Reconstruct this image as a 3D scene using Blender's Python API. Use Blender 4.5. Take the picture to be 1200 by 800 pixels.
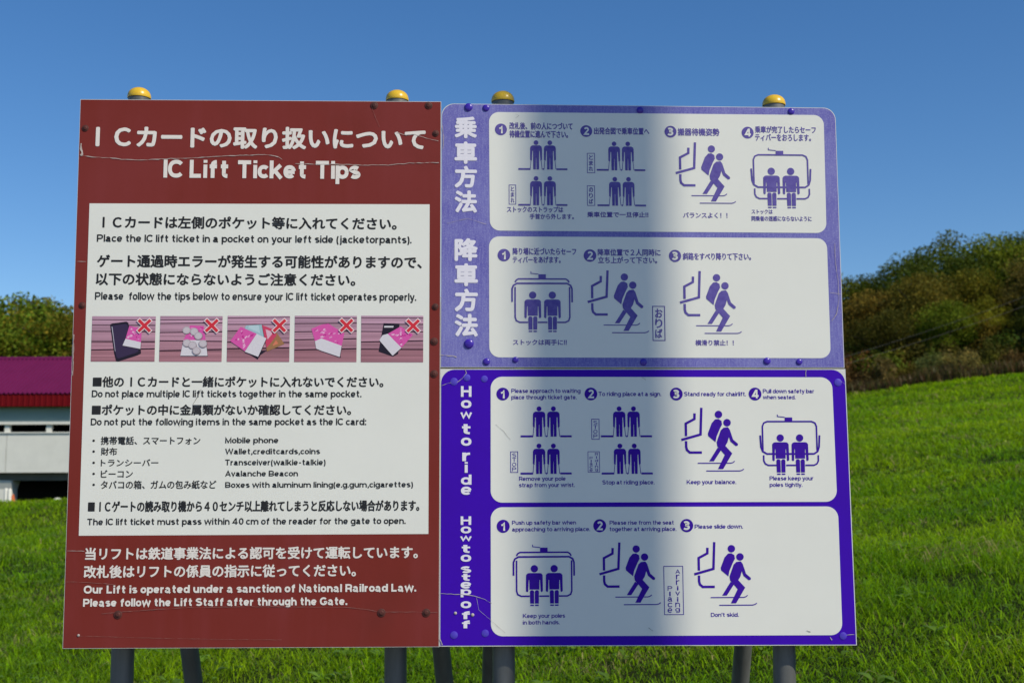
import bpy, bmesh, math, random
import numpy as np
from mathutils import Vector, Matrix

for _o in list(bpy.data.objects): bpy.data.objects.remove(_o)
SC = bpy.context.scene
COL = SC.collection
random.seed(7); RNG = np.random.default_rng(7)
rad = math.radians

# ------------------------------------------------------------------ camera
YAW, PITCH, ROLL = rad(2.478), rad(6.880), rad(-0.180)
CAM = Vector((-0.0183, -3.4295, 1.4914))
fw = Vector((math.sin(YAW)*math.cos(PITCH), math.cos(YAW)*math.cos(PITCH), math.sin(PITCH)))
rt0 = Vector((math.cos(YAW), -math.sin(YAW), 0)); up0 = rt0.cross(fw)
rt = rt0*math.cos(ROLL) + up0*math.sin(ROLL); up = up0*math.cos(ROLL) - rt0*math.sin(ROLL)
cam = bpy.data.cameras.new('camera'); camo = bpy.data.objects.new('camera', cam); COL.objects.link(camo)
camo.matrix_world = Matrix(((rt.x, up.x, -fw.x, CAM.x), (rt.y, up.y, -fw.y, CAM.y), (rt.z, up.z, -fw.z, CAM.z), (0, 0, 0, 1)))
cam.lens = 45.0; cam.sensor_width = 36.0; cam.clip_start = 0.05; cam.clip_end = 8000
cam.dof.use_dof = True; cam.dof.focus_distance = 3.5; cam.dof.aperture_fstop = 6.7
SC.camera = camo

# ------------------------------------------------------------------ sky, sun, exposure
SUN_EL, SUN_AZ = rad(42.0), rad(50.0)          # azimuth measured from the board's normal (-y) towards +x
sun_dir = Vector((math.sin(SUN_AZ)*math.cos(SUN_EL), -math.cos(SUN_AZ)*math.cos(SUN_EL), math.sin(SUN_EL)))
world = bpy.data.worlds.new('World'); SC.world = world; world.use_nodes = True
wn = world.node_tree.nodes; wl = world.node_tree.links
sky = wn.new('ShaderNodeTexSky'); sky.sky_type = 'NISHITA'; sky.sun_disc = False
sky.sun_elevation = SUN_EL; sky.sun_rotation = math.atan2(sun_dir.x, sun_dir.y)
sky.altitude = 700; sky.air_density = 1.0; sky.dust_density = 0.3; sky.ozone_density = 3.0
hsv = wn.new('ShaderNodeHueSaturation'); hsv.inputs['Saturation'].default_value = 1.26; hsv.inputs['Hue'].default_value = 0.504
wl.new(sky.outputs[0], hsv.inputs['Color']); wl.new(hsv.outputs[0], wn['Background'].inputs[0]); wn['Background'].inputs[1].default_value = 0.12
sl = bpy.data.lights.new('sun', 'SUN'); sl.energy = 4.1; sl.angle = rad(0.53); sl.color = (1.0, 0.91, 0.73)
so = bpy.data.objects.new('sun', sl); COL.objects.link(so); so.location = (20, -20, 30)
so.rotation_euler = sun_dir.to_track_quat('Z', 'Y').to_euler()
SC.view_settings.view_transform = 'Standard'; SC.view_settings.look = 'None'
SC.view_settings.exposure = 0.0; SC.view_settings.gamma = 1.0; SC.view_settings.use_curve_mapping = False

# ------------------------------------------------------------------ layout of the three boards, metres on the board plane
PLATES = {'red': [(-1.0445, 2.5669), (-0.0632, 2.5706), (-0.0632, 1.1003), (-1.0362, 1.1038)], 'upper': [(-0.0618, 2.5651), (1.0359, 2.5639), (1.0367, 1.8351), (-0.0625, 1.8348)], 'lower': [(-0.0627, 1.8313), (1.039, 1.8321), (1.0446, 1.0957), (-0.0625, 1.1014)]}
PANELS = {'red': [[(-1.0093, 2.2778), (-0.0936, 2.2814), (-0.0929, 1.393), (-1.0052, 1.3924)]], 'upper': [[(0.0685, 2.5422), (1.002, 2.5425), (0.9994, 2.2081), (0.0705, 2.2096)], [(0.0682, 2.1937), (0.9994, 2.1935), (0.9997, 1.8615), (0.0688, 1.8624)]], 'lower': [[(0.0724, 1.81), (1.0011, 1.8092), (1.0042, 1.4737), (0.072, 1.4745)], [(0.072, 1.4623), (1.0057, 1.4614), (1.0066, 1.1226), (0.0723, 1.1267)]]}
TEXTS = [
    ('red', -1, 'J', 'ＩＣカードの取り扱いについて', -0.9991, -0.1054, 2.4317, 2.4946, 'title'),
    ('red', -1, 'L', 'IC Lift Ticket Tips', -0.8144, -0.2825, 2.3503, 2.4, 'title'),
    ('red', 0, 'J', 'ＩＣカードは左側のポケット等に入れてください。', -0.9727, -0.1826, 2.2093, 2.2441, 'black'),
    ('red', 0, 'L', 'Place the IC lift ticket in a pocket on your left side (jacketorpants).', -0.9861, -0.1422, 2.1728, 2.1929, 'blackthin'),
    ('red', 0, 'J', 'ゲート通過時エラーが発生する可能性がありますので、', -0.9839, -0.1139, 2.1027, 2.1386, 'black'),
    ('red', 0, 'J', '以下の状態にならないようご注意ください。', -0.9854, -0.2927, 2.0543, 2.0892, 'black'),
    ('red', 0, 'L', 'Please  follow the tips below to ensure your IC lift ticket operates properly.', -0.9856, -0.1286, 2.0154, 2.036, 'blackthin'),
    ('red', 0, 'J', '■他のＩＣカードと一緒にポケットに入れないでください。', -0.9833, -0.2148, 1.7809, 1.8106, 'black'),
    ('red', 0, 'L', 'Do not place multiple IC lift tickets together in the same pocket.', -0.9846, -0.2732, 1.7547, 1.7731, 'blackthin'),
    ('red', 0, 'J', '■ポケットの中に金属類がないか確認してください。', -0.9831, -0.3, 1.7063, 1.7358, 'black'),
    ('red', 0, 'L', 'Do not put the following items in the same pocket as the IC card:', -0.9846, -0.2597, 1.6804, 1.6986, 'blackthin'),
    ('red', 0, 'J', '携帯電話、スマートフォン', -0.9568, -0.6964, 1.6287, 1.6508, 'blacksmall'),
    ('red', 0, 'L', 'Mobile phone', -0.6314, -0.4913, 1.6329, 1.6483, 'blackthin'),
    ('red', 0, 'J', '●', -0.9788, -0.9722, 1.6368, 1.6431, 'blacksmall'),
    ('red', 0, 'J', '財布', -0.9558, -0.9134, 1.6011, 1.6217, 'blacksmall'),
    ('red', 0, 'L', 'Wallet,creditcards,coins', -0.6308, -0.3808, 1.6037, 1.6186, 'blackthin'),
    ('red', 0, 'J', '●', -0.9778, -0.9712, 1.6083, 1.6146, 'blacksmall'),
    ('red', 0, 'J', 'トランシーバー', -0.9548, -0.8047, 1.5723, 1.5913, 'blacksmall'),
    ('red', 0, 'L', 'Transceiver(walkie-talkie)', -0.6301, -0.366, 1.5746, 1.5899, 'blackthin'),
    ('red', 0, 'J', '●', -0.9768, -0.9701, 1.5788, 1.5851, 'blacksmall'),
    ('red', 0, 'J', 'ビーコン', -0.9538, -0.8705, 1.5428, 1.5629, 'blacksmall'),
    ('red', 0, 'L', 'Avalanche Beacon', -0.6294, -0.4382, 1.5455, 1.5603, 'blackthin'),
    ('red', 0, 'J', '●', -0.9757, -0.9691, 1.5499, 1.5561, 'blacksmall'),
    ('red', 0, 'J', 'タバコの箱、ガムの包み紙など', -0.9528, -0.6517, 1.5126, 1.5354, 'blacksmall'),
    ('red', 0, 'L', 'Boxes with aluminum lining(e.g.gum,cigarettes)', -0.6287, -0.1342, 1.5157, 1.5307, 'blackthin'),
    ('red', 0, 'J', '●', -0.9747, -0.9681, 1.5213, 1.5276, 'blacksmall'),
    ('red', 0, 'J', '■ＩＣゲートの読み取り機から４０センチ以上離れてしまうと反応しない場合があります。', -0.984, -0.117, 1.4524, 1.4824, 'black'),
    ('red', 0, 'L', 'The IC lift ticket must pass within 40 cm of the reader for the gate to open.', -0.9843, -0.153, 1.4195, 1.4365, 'blackthin'),
    ('red', -1, 'J', '当リフトは鉄道事業法による認可を受けて運転しています。', -0.9869, -0.1203, 1.329, 1.3618, 'title2'),
    ('red', -1, 'J', '改札後はリフトの係員の指示に従ってください。', -0.9887, -0.2824, 1.2827, 1.3158, 'title2'),
    ('red', -1, 'L', 'Our Lift is operated under a sanction of National Railroad Law.', -0.9871, -0.1243, 1.2437, 1.264, 'title2'),
    ('red', -1, 'L', 'Please follow the Lift Staff after through the Gate.', -0.9876, -0.3043, 1.2101, 1.2303, 'title2'),
    ('upper', -1, 'J', '乗', -0.0264, 0.0356, 2.4671, 2.5282, 'side'),
    ('upper', -1, 'J', '車', -0.0262, 0.0356, 2.395, 2.4577, 'side'),
    ('upper', -1, 'J', '方', -0.0261, 0.0356, 2.3278, 2.3898, 'side'),
    ('upper', -1, 'J', '法', -0.0259, 0.0356, 2.2583, 2.3209, 'side'),
    ('upper', -1, 'J', '降', -0.0256, 0.038, 2.1249, 2.1882, 'side'),
    ('upper', -1, 'J', '車', -0.0255, 0.038, 2.0559, 2.1186, 'side'),
    ('upper', -1, 'J', '方', -0.0253, 0.038, 1.9867, 2.0491, 'side'),
    ('upper', -1, 'J', '法', -0.0251, 0.038, 1.9181, 1.9802, 'side'),
    ('upper', 0, 'J', '改札後、前の人につづいて', 0.1247, 0.2998, 2.493, 2.5138, 'pj'),
    ('upper', 0, 'J', '待機位置に進んで下さい。', 0.1246, 0.2868, 2.4697, 2.491, 'pj'),
    ('upper', 0, 'J', '出発合図で乗車位置へ', 0.3583, 0.5123, 2.481, 2.5014, 'pj'),
    ('upper', 0, 'J', '搬器待機姿勢', 0.5912, 0.708, 2.4796, 2.5014, 'pj'),
    ('upper', 0, 'J', '乗車が完了したらセーフ', 0.8076, 0.9787, 2.4893, 2.5096, 'pj'),
    ('upper', 0, 'J', 'ティバーをおろします。', 0.8071, 0.9645, 2.4666, 2.4871, 'pj'),
    ('upper', 1, 'J', '降り場に近づいたらセーフ', 0.1328, 0.3061, 2.1423, 2.1624, 'pj'),
    ('upper', 1, 'J', 'ティバーをあげます。', 0.1327, 0.2636, 2.12, 2.1386, 'pj'),
    ('upper', 1, 'J', '降車位置で２人同時に', 0.365, 0.5378, 2.1411, 2.1607, 'pj'),
    ('upper', 1, 'J', '立ち上がって下さい。', 0.3657, 0.5281, 2.1202, 2.1391, 'pj'),
    ('upper', 1, 'J', '斜路をすべり降りて下さい。', 0.5985, 0.7875, 2.1306, 2.1511, 'pj'),
    ('upper', 0, 'J', 'ストックのストラップは', 0.1173, 0.2717, 2.2605, 2.2771, 'pj'),
    ('upper', 0, 'J', '手首から外します。', 0.1796, 0.3009, 2.2417, 2.2574, 'pj'),
    ('upper', 0, 'J', '乗車位置で一旦停止‼', 0.3373, 0.5059, 2.2481, 2.2639, 'pj'),
    ('upper', 0, 'J', 'バランスよく！！', 0.6019, 0.725, 2.2475, 2.2635, 'pj'),
    ('upper', 0, 'J', 'ストックは', 0.7919, 0.8508, 2.2602, 2.2732, 'pj'),
    ('upper', 0, 'J', '同乗者の迷惑にならないように', 0.7914, 0.959, 2.2402, 2.2548, 'pj'),
    ('upper', 1, 'J', 'ストックは両手に‼', 0.1325, 0.2785, 1.8953, 1.9114, 'pj'),
    ('upper', 1, 'J', '横滑り禁止！！', 0.6285, 0.734, 1.8948, 1.911, 'pj'),
    ('upper', 0, 'J', 'と', 0.128, 0.1376, 2.319, 2.3323, 'pj'),
    ('upper', 0, 'J', 'ま', 0.1279, 0.1375, 2.3034, 2.3166, 'pj'),
    ('upper', 0, 'J', 'れ', 0.1279, 0.1374, 2.2877, 2.301, 'pj'),
    ('upper', 0, 'J', 'と', 0.3439, 0.3552, 2.4093, 2.4229, 'pj'),
    ('upper', 0, 'J', 'ま', 0.3437, 0.355, 2.3932, 2.4068, 'pj'),
    ('upper', 0, 'J', 'れ', 0.3435, 0.3548, 2.3772, 2.3908, 'pj'),
    ('upper', 0, 'J', 'の', 0.3429, 0.3542, 2.3178, 2.3315, 'pj'),
    ('upper', 0, 'J', 'り', 0.3427, 0.354, 2.3017, 2.3154, 'pj'),
    ('upper', 0, 'J', 'ば', 0.3426, 0.3539, 2.2856, 2.2993, 'pj'),
    ('upper', 1, 'J', 'お', 0.52, 0.5401, 1.9707, 1.9961, 'pj'),
    ('upper', 1, 'J', 'り', 0.5195, 0.5396, 1.943, 1.9683, 'pj'),
    ('upper', 1, 'J', 'ば', 0.5191, 0.5391, 1.9153, 1.9406, 'pj'),
    ('lower', 0, 'L', 'Please approach to waiting', 0.1279, 0.3143, 1.7666, 1.7776, 'pe'),
    ('lower', 0, 'L', 'place through ticket gate.', 0.1279, 0.3036, 1.7495, 1.7606, 'pe'),
    ('lower', 0, 'L', 'To riding place at a sign.', 0.3632, 0.5328, 1.7581, 1.7696, 'pe'),
    ('lower', 0, 'L', 'Stand ready for chairlift.', 0.5952, 0.7638, 1.7581, 1.7695, 'pe'),
    ('lower', 0, 'L', 'Pull down safety bar', 0.8104, 0.9506, 1.7661, 1.7772, 'pe'),
    ('lower', 0, 'L', 'when seated.', 0.81, 0.899, 1.7498, 1.7605, 'pe'),
    ('lower', 0, 'L', 'Remove your pole', 0.1477, 0.2721, 1.5321, 1.543, 'pe'),
    ('lower', 0, 'L', 'strap from your wrist.', 0.1476, 0.2964, 1.5151, 1.5262, 'pe'),
    ('lower', 0, 'L', 'Stop at riding place.', 0.3704, 0.5106, 1.5217, 1.5329, 'pe'),
    ('lower', 0, 'L', 'Keep your balance.', 0.5978, 0.7314, 1.522, 1.533, 'pe'),
    ('lower', 0, 'L', 'Please keep your', 0.8224, 0.9412, 1.5315, 1.5424, 'pe'),
    ('lower', 0, 'L', 'poles tightly.', 0.8219, 0.911, 1.5142, 1.5249, 'pe'),
    ('lower', 1, 'L', 'Push up safety bar when', 0.1286, 0.2991, 1.4162, 1.4269, 'pe'),
    ('lower', 1, 'L', 'approaching to arriving place.', 0.1286, 0.3366, 1.3988, 1.4096, 'pe'),
    ('lower', 1, 'L', 'Please rise from the seat', 0.3888, 0.5608, 1.4151, 1.4259, 'pe'),
    ('lower', 1, 'L', 'together at arriving place.', 0.3886, 0.5674, 1.3982, 1.409, 'pe'),
    ('lower', 1, 'L', 'Please slide down.', 0.6169, 0.7467, 1.4039, 1.4149, 'pe'),
    ('lower', 1, 'L', 'Keep your poles', 0.1565, 0.268, 1.1734, 1.184, 'pe'),
    ('lower', 1, 'L', 'in both hands.', 0.1564, 0.2532, 1.1563, 1.1669, 'pe'),
    ('lower', 1, 'L', "Don't skid.", 0.6554, 0.7298, 1.1727, 1.1834, 'pe'),
    ('lower', -1, 'B', 'H', -0.0075, 0.0207, 1.7559, 1.7846, 'side'),
    ('lower', -1, 'B', 'o', -0.0074, 0.0207, 1.7257, 1.747, 'side'),
    ('lower', -1, 'B', 'w', -0.009, 0.0224, 1.6959, 1.7179, 'side'),
    ('lower', -1, 'B', 't', -0.0045, 0.018, 1.6558, 1.6829, 'side'),
    ('lower', -1, 'B', 'o', -0.0072, 0.0208, 1.6253, 1.6469, 'side'),
    ('lower', -1, 'B', 'r', -0.0037, 0.0173, 1.5844, 1.6071, 'side'),
    ('lower', -1, 'B', 'i', 0.0029, 0.0108, 1.5536, 1.5822, 'side'),
    ('lower', -1, 'B', 'd', -0.0071, 0.0209, 1.522, 1.5487, 'side'),
    ('lower', -1, 'B', 'e', -0.007, 0.0209, 1.4954, 1.517, 'side'),
    ('lower', -1, 'B', 'H', -0.0076, 0.0202, 1.4163, 1.4387, 'side'),
    ('lower', -1, 'B', 'o', -0.0075, 0.0203, 1.3942, 1.4121, 'side'),
    ('lower', -1, 'B', 'w', -0.0092, 0.0219, 1.3725, 1.3892, 'side'),
    ('lower', -1, 'B', 't', -0.0047, 0.0175, 1.343, 1.364, 'side'),
    ('lower', -1, 'B', 'o', -0.0074, 0.0203, 1.3203, 1.3384, 'side'),
    ('lower', -1, 'B', 's', -0.0074, 0.0203, 1.2905, 1.3083, 'side'),
    ('lower', -1, 'B', 't', -0.0046, 0.0176, 1.2706, 1.2885, 'side'),
    ('lower', -1, 'B', 'e', -0.0073, 0.0204, 1.2506, 1.2679, 'side'),
    ('lower', -1, 'B', 'p', -0.0073, 0.0204, 1.2281, 1.2486, 'side'),
    ('lower', -1, 'B', 'o', -0.0072, 0.0204, 1.1998, 1.2175, 'side'),
    ('lower', -1, 'B', 'f', -0.0037, 0.017, 1.1716, 1.1919, 'side'),
    ('lower', -1, 'B', 'f', -0.0037, 0.017, 1.148, 1.1681, 'side'),
    ('lower', 0, 'B', 'S', 0.1298, 0.1403, 1.5948, 1.605, 'pe'),
    ('lower', 0, 'B', 'T', 0.1297, 0.1402, 1.5824, 1.5926, 'pe'),
    ('lower', 0, 'B', 'O', 0.1297, 0.1402, 1.5701, 1.5802, 'pe'),
    ('lower', 0, 'B', 'P', 0.1297, 0.1401, 1.5577, 1.5678, 'pe'),
    ('lower', 0, 'B', 'S', 0.3484, 0.359, 1.6816, 1.6915, 'pe'),
    ('lower', 0, 'B', 'T', 0.3483, 0.3588, 1.6695, 1.6795, 'pe'),
    ('lower', 0, 'B', 'O', 0.3481, 0.3587, 1.6575, 1.6674, 'pe'),
    ('lower', 0, 'B', 'P', 0.348, 0.3586, 1.6454, 1.6553, 'pe'),
    ('lower', 0, 'B', 'R', 0.3517, 0.36, 1.5989, 1.606, 'pe'),
    ('lower', 0, 'B', 'i', 0.3546, 0.3569, 1.5903, 1.5974, 'pe'),
    ('lower', 0, 'B', 'd', 0.3515, 0.3598, 1.5818, 1.5888, 'pe'),
    ('lower', 0, 'B', 'i', 0.3544, 0.3567, 1.5732, 1.5802, 'pe'),
    ('lower', 0, 'B', 'n', 0.3514, 0.3596, 1.5646, 1.5716, 'pe'),
    ('lower', 0, 'B', 'g', 0.3513, 0.3595, 1.5561, 1.5631, 'pe'),
    ('lower', 0, 'B', 'P', 0.3372, 0.3454, 1.5886, 1.5953, 'pe'),
    ('lower', 0, 'B', 'l', 0.3401, 0.3424, 1.5805, 1.5872, 'pe'),
    ('lower', 0, 'B', 'a', 0.337, 0.3452, 1.5723, 1.579, 'pe'),
    ('lower', 0, 'B', 'c', 0.3369, 0.3452, 1.5642, 1.5709, 'pe'),
    ('lower', 0, 'B', 'e', 0.3368, 0.3451, 1.5561, 1.5627, 'pe'),
    ('lower', 1, 'B', 'A', 0.5628, 0.5752, 1.286, 1.2979, 'pe'),
    ('lower', 1, 'B', 'r', 0.5641, 0.5733, 1.2714, 1.2833, 'pe'),
    ('lower', 1, 'B', 'r', 0.5638, 0.5731, 1.2568, 1.2688, 'pe'),
    ('lower', 1, 'B', 'i', 0.5664, 0.5699, 1.2423, 1.2542, 'pe'),
    ('lower', 1, 'B', 'v', 0.5617, 0.5741, 1.2277, 1.2396, 'pe'),
    ('lower', 1, 'B', 'i', 0.5659, 0.5693, 1.2132, 1.2251, 'pe'),
    ('lower', 1, 'B', 'n', 0.5612, 0.5735, 1.1987, 1.2106, 'pe'),
    ('lower', 1, 'B', 'g', 0.5609, 0.5732, 1.1842, 1.1961, 'pe'),
    ('lower', 1, 'B', 'P', 0.5413, 0.5536, 1.2416, 1.2534, 'pe'),
    ('lower', 1, 'B', 'l', 0.5454, 0.5489, 1.2273, 1.239, 'pe'),
    ('lower', 1, 'B', 'a', 0.5408, 0.553, 1.213, 1.2247, 'pe'),
    ('lower', 1, 'B', 'c', 0.5405, 0.5528, 1.1986, 1.2104, 'pe'),
    ('lower', 1, 'B', 'e', 0.5402, 0.5525, 1.1843, 1.1961, 'pe'),
]
FRAMES = [
    ('upper', 0, 0.1235, 0.1419, 2.2832, 2.3369, 0.0016),
    ('upper', 0, 0.3392, 0.3595, 2.3726, 2.4275, 0.0016),
    ('upper', 0, 0.3383, 0.3585, 2.281, 2.3361, 0.0016),
    ('upper', 1, 0.5132, 0.5459, 1.909, 2.0024, 0.00228),
    ('lower', 0, 0.1255, 0.1444, 1.5542, 1.6092, 0.0016),
    ('lower', 0, 0.3435, 0.3635, 1.6419, 1.6958, 0.0016),
    ('lower', 0, 0.3327, 0.3637, 1.5542, 1.6088, 0.0013),
    ('lower', 1, 0.5318, 0.5826, 1.1794, 1.3053, 0.0017),
]
BADGES = [
    ('upper', 0, 1, 0.1014, 2.4929, 0.0165),
    ('upper', 0, 2, 0.3371, 2.4903, 0.0166),
    ('upper', 0, 3, 0.5713, 2.4908, 0.0166),
    ('upper', 0, 4, 0.7869, 2.4901, 0.0167),
    ('upper', 1, 1, 0.1088, 2.1418, 0.0172),
    ('upper', 1, 2, 0.3438, 2.1417, 0.0173),
    ('upper', 1, 3, 0.5774, 2.1419, 0.0169),
    ('lower', 0, 1, 0.1049, 1.7635, 0.0172),
    ('lower', 0, 2, 0.3424, 1.7636, 0.0173),
    ('lower', 0, 3, 0.5739, 1.7636, 0.0174),
    ('lower', 0, 4, 0.7887, 1.7637, 0.0175),
    ('lower', 1, 1, 0.1051, 1.4123, 0.0173),
    ('lower', 1, 2, 0.3622, 1.4126, 0.0173),
    ('lower', 1, 3, 0.5954, 1.4122, 0.0175),
]
PICTOGRAMS = [
    ('upper', 0, 'skier', 0.7069, 2.4204, 0.002287, 0.002324),
    ('upper', 1, 'skier', 0.46, 2.0603, 0.002304, 0.00232),
    ('upper', 1, 'skier', 0.7135, 2.0596, 0.002318, 0.002327),
    ('lower', 0, 'skier', 0.7104, 1.6863, 0.002323, 0.002302),
    ('lower', 1, 'skier', 0.4809, 1.3299, 0.002247, 0.002206),
    ('lower', 1, 'skier', 0.7367, 1.3291, 0.002296, 0.002246),
    ('upper', 0, 'down', 0.8501, 2.3809, 0.002387, 0.002419),
    ('lower', 0, 'down', 0.8542, 1.645, 0.002328, 0.0023),
    ('upper', 1, 'up', 0.1867, 2.032, 0.002321, 0.002343),
    ('lower', 1, 'up', 0.1873, 1.3009, 0.002285, 0.002248),
    ('upper', 0, 'stand', 0.198, 2.4563, 0.002261, 0.002316),
    ('upper', 0, 'stand', 0.1975, 2.3556, 0.002254, 0.0023),
    ('upper', 0, 'stand', 0.4138, 2.4549, 0.00225, 0.002297),
    ('upper', 0, 'stand', 0.4146, 2.3551, 0.002242, 0.002282),
    ('lower', 0, 'stand', 0.2021, 1.7238, 0.002297, 0.002294),
    ('lower', 0, 'stand', 0.2015, 1.6243, 0.002289, 0.002278),
    ('lower', 0, 'stand', 0.4181, 1.7238, 0.00231, 0.0023),
    ('lower', 0, 'stand', 0.4189, 1.624, 0.002302, 0.002284),
]
BOLTS = [
    ('red', -0.8973, 1.1889, 0.0109),
    ('red', -0.2148, 1.1892, 0.0109),
    ('red', -0.0975, 1.1884, 0.0109),
    ('red', -0.2469, 2.5574, 0.0105),
    ('red', -0.0975, 2.5589, 0.0105),
    ('red', -0.0781, 2.4803, 0.0091),
    ('red', -0.0773, 1.9993, 0.0091),
    ('red', -1.0282, 2.4858, 0.0091),
    ('red', -1.0185, 2.0004, 0.0091),
    ('red', -0.0799, 1.9052, 0.0105),
    ('red', -0.0796, 1.8175, 0.0105),
    ('red', -0.9967, 1.137, 0.0036),
    ('upper', 0.012, 2.5549, 0.0114),
    ('upper', 0.0605, 2.5535, 0.0098),
    ('upper', 0.4875, 2.5515, 0.0096),
    ('upper', 0.9108, 2.5521, 0.0096),
    ('upper', 0.0136, 1.8989, 0.0132),
    ('upper', 0.061, 1.8504, 0.0098),
    ('upper', 0.1392, 1.8558, 0.0082),
    ('upper', 0.4862, 1.8498, 0.0096),
    ('upper', 0.8238, 1.8533, 0.01),
    ('upper', 0.9122, 1.8511, 0.0087),
    ('lower', -0.0262, 1.7968, 0.0105),
    ('lower', 0.0082, 1.8074, 0.0096),
    ('lower', 0.0556, 1.8042, 0.0091),
    ('lower', 1.0175, 1.7952, 0.0105),
    ('lower', -0.0246, 1.1305, 0.01),
    ('lower', 0.0573, 1.1345, 0.0096),
    ('lower', 1.0083, 1.1204, 0.01),
    ('lower', -0.021, 1.1868, 0.0041),
    ('lower', 0.0241, 1.182, 0.0046),
]
SCRATCHES = [
    ('red', [(-1.0373, 2.4099), (-1.0071, 2.4059), (-0.9682, 2.4044), (-0.9201, 2.4), (-0.8651, 2.3991), (-0.8033, 2.4024), (-0.7391, 2.4049), (-0.668, 2.4105), (-0.6012, 2.4141), (-0.5343, 2.4159), (-0.5065, 2.4106)], 0.00136, 'chip'),
    ('red', [(-0.4599, 2.3919), (-0.416, 2.3904), (-0.3465, 2.3905), (-0.2699, 2.3892), (-0.2071, 2.3902), (-0.1489, 2.3959), (-0.0685, 2.398)], 0.00127, 'chip'),
    ('red', [(-0.5065, 2.4106), (-0.4948, 2.4024)], 0.00064, 'chip'),
    ('red', [(-0.1845, 2.4806), (-0.1588, 2.4748), (-0.1401, 2.4771), (-0.105, 2.4669), (-0.0699, 2.4588)], 0.00109, 'chip'),
    ('red', [(-0.2529, 2.5498), (-0.2409, 2.5186), (-0.2313, 2.497)], 0.00055, 'faint'),
    ('red', [(-1.0333, 1.3535), (-0.9893, 1.3524)], 0.00091, 'chip'),
    ('red', [(-1.0324, 1.274), (-0.9841, 1.2724), (-0.9402, 1.2696), (-0.9049, 1.265)], 0.00091, 'faint'),
    ('red', [(-0.9396, 1.1918), (-0.85, 1.199), (-0.7255, 1.2061), (-0.5417, 1.2074), (-0.3092, 1.2041), (-0.2528, 1.1983), (-0.2171, 1.191), (-0.1411, 1.1911), (-0.0651, 1.1893)], 0.00091, 'faint'),
    ('red', [(-0.9966, 1.136), (-0.804, 1.1291), (-0.6281, 1.1244), (-0.4736, 1.1221)], 0.00055, 'faint'),
    ('red', [(-1.0386, 2.1188), (-1.0126, 2.1189)], 0.00091, 'chip'),
    ('red', [(-1.0371, 1.9215), (-1.0372, 1.8941), (-1.0365, 1.8621), (-1.0368, 1.812)], 0.00182, 'chip'),
    ('red', [(-1.0377, 2.4441), (-1.0365, 2.4251), (-1.0324, 2.4119), (-1.0368, 2.4085)], 0.00473, 'chip'),
    ('red', [(-0.6977, 1.7758), (-0.7062, 1.7576), (-0.7191, 1.7349)], 0.00109, 'dark'),
    ('red', [(-0.7405, 1.6964), (-0.7533, 1.676)], 0.00073, 'dark'),
    ('upper', [(1.0211, 2.18), (1.021, 2.137), (1.0269, 2.0728), (1.0275, 2.0206), (1.0192, 1.9828), (1.0058, 1.9639)], 0.00109, 'chip'),
    ('upper', [(1.0034, 2.0418), (1.0329, 2.0384)], 0.00091, 'chip'),
    ('upper', [(-0.0608, 1.8682), (-0.0401, 1.8669), (-0.0194, 1.8637)], 0.00182, 'chip'),
    ('upper', [(-0.0607, 2.5058), (-0.0559, 2.4721), (-0.0581, 2.436)], 0.00109, 'chip'),
    ('upper', [(-0.0458, 2.2286), (0.01, 2.2431), (0.0612, 2.2268)], 0.00073, 'chip'),
    ('lower', [(0.0036, 1.8318), (0.007, 1.8199), (-0.0056, 1.8037), (-0.0193, 1.7945), (-0.0422, 1.7922), (-0.0605, 1.7853)], 0.00127, 'chip'),
    ('lower', [(0.9306, 1.8301), (0.9295, 1.8114)], 0.00127, 'chip'),
    ('lower', [(-0.0597, 1.2378), (-0.0069, 1.2352), (0.029, 1.2317), (0.056, 1.2216), (0.074, 1.2126)], 0.00127, 'chip'),
    ('lower', [(0.0347, 1.2261), (0.0403, 1.1952), (0.0695, 1.1707), (0.1098, 1.1352)], 0.00064, 'chip'),
    ('lower', [(-0.0613, 1.1211), (-0.0558, 1.1047)], 0.00291, 'chip'),
    ('lower', [(0.9727, 1.118), (0.977, 1.1109)], 0.00255, 'chip'),
    ('lower', [(1.0153, 1.1228), (1.0383, 1.1242)], 0.00091, 'chip'),
    ('lower', [(1.0224, 1.7999), (1.0361, 1.7906)], 0.00091, 'chip'),
    ('lower', [(0.086, 1.6822), (0.1065, 1.6639), (0.1248, 1.6411)], 0.00064, 'grime'),
    ('upper', [(0.1416, 2.5368), (0.151, 2.5321), (0.1415, 2.5247)], 0.00064, 'grime'),
    ('lower', [(0.4809, 1.8087), (0.4924, 1.8018)], 0.00109, 'grime'),
    ('lower', [(0.4889, 1.1456), (0.5001, 1.1367)], 0.00182, 'grime'),
    ('lower', [(0.9102, 1.1358), (0.9215, 1.1313)], 0.00164, 'grime'),
]
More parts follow.
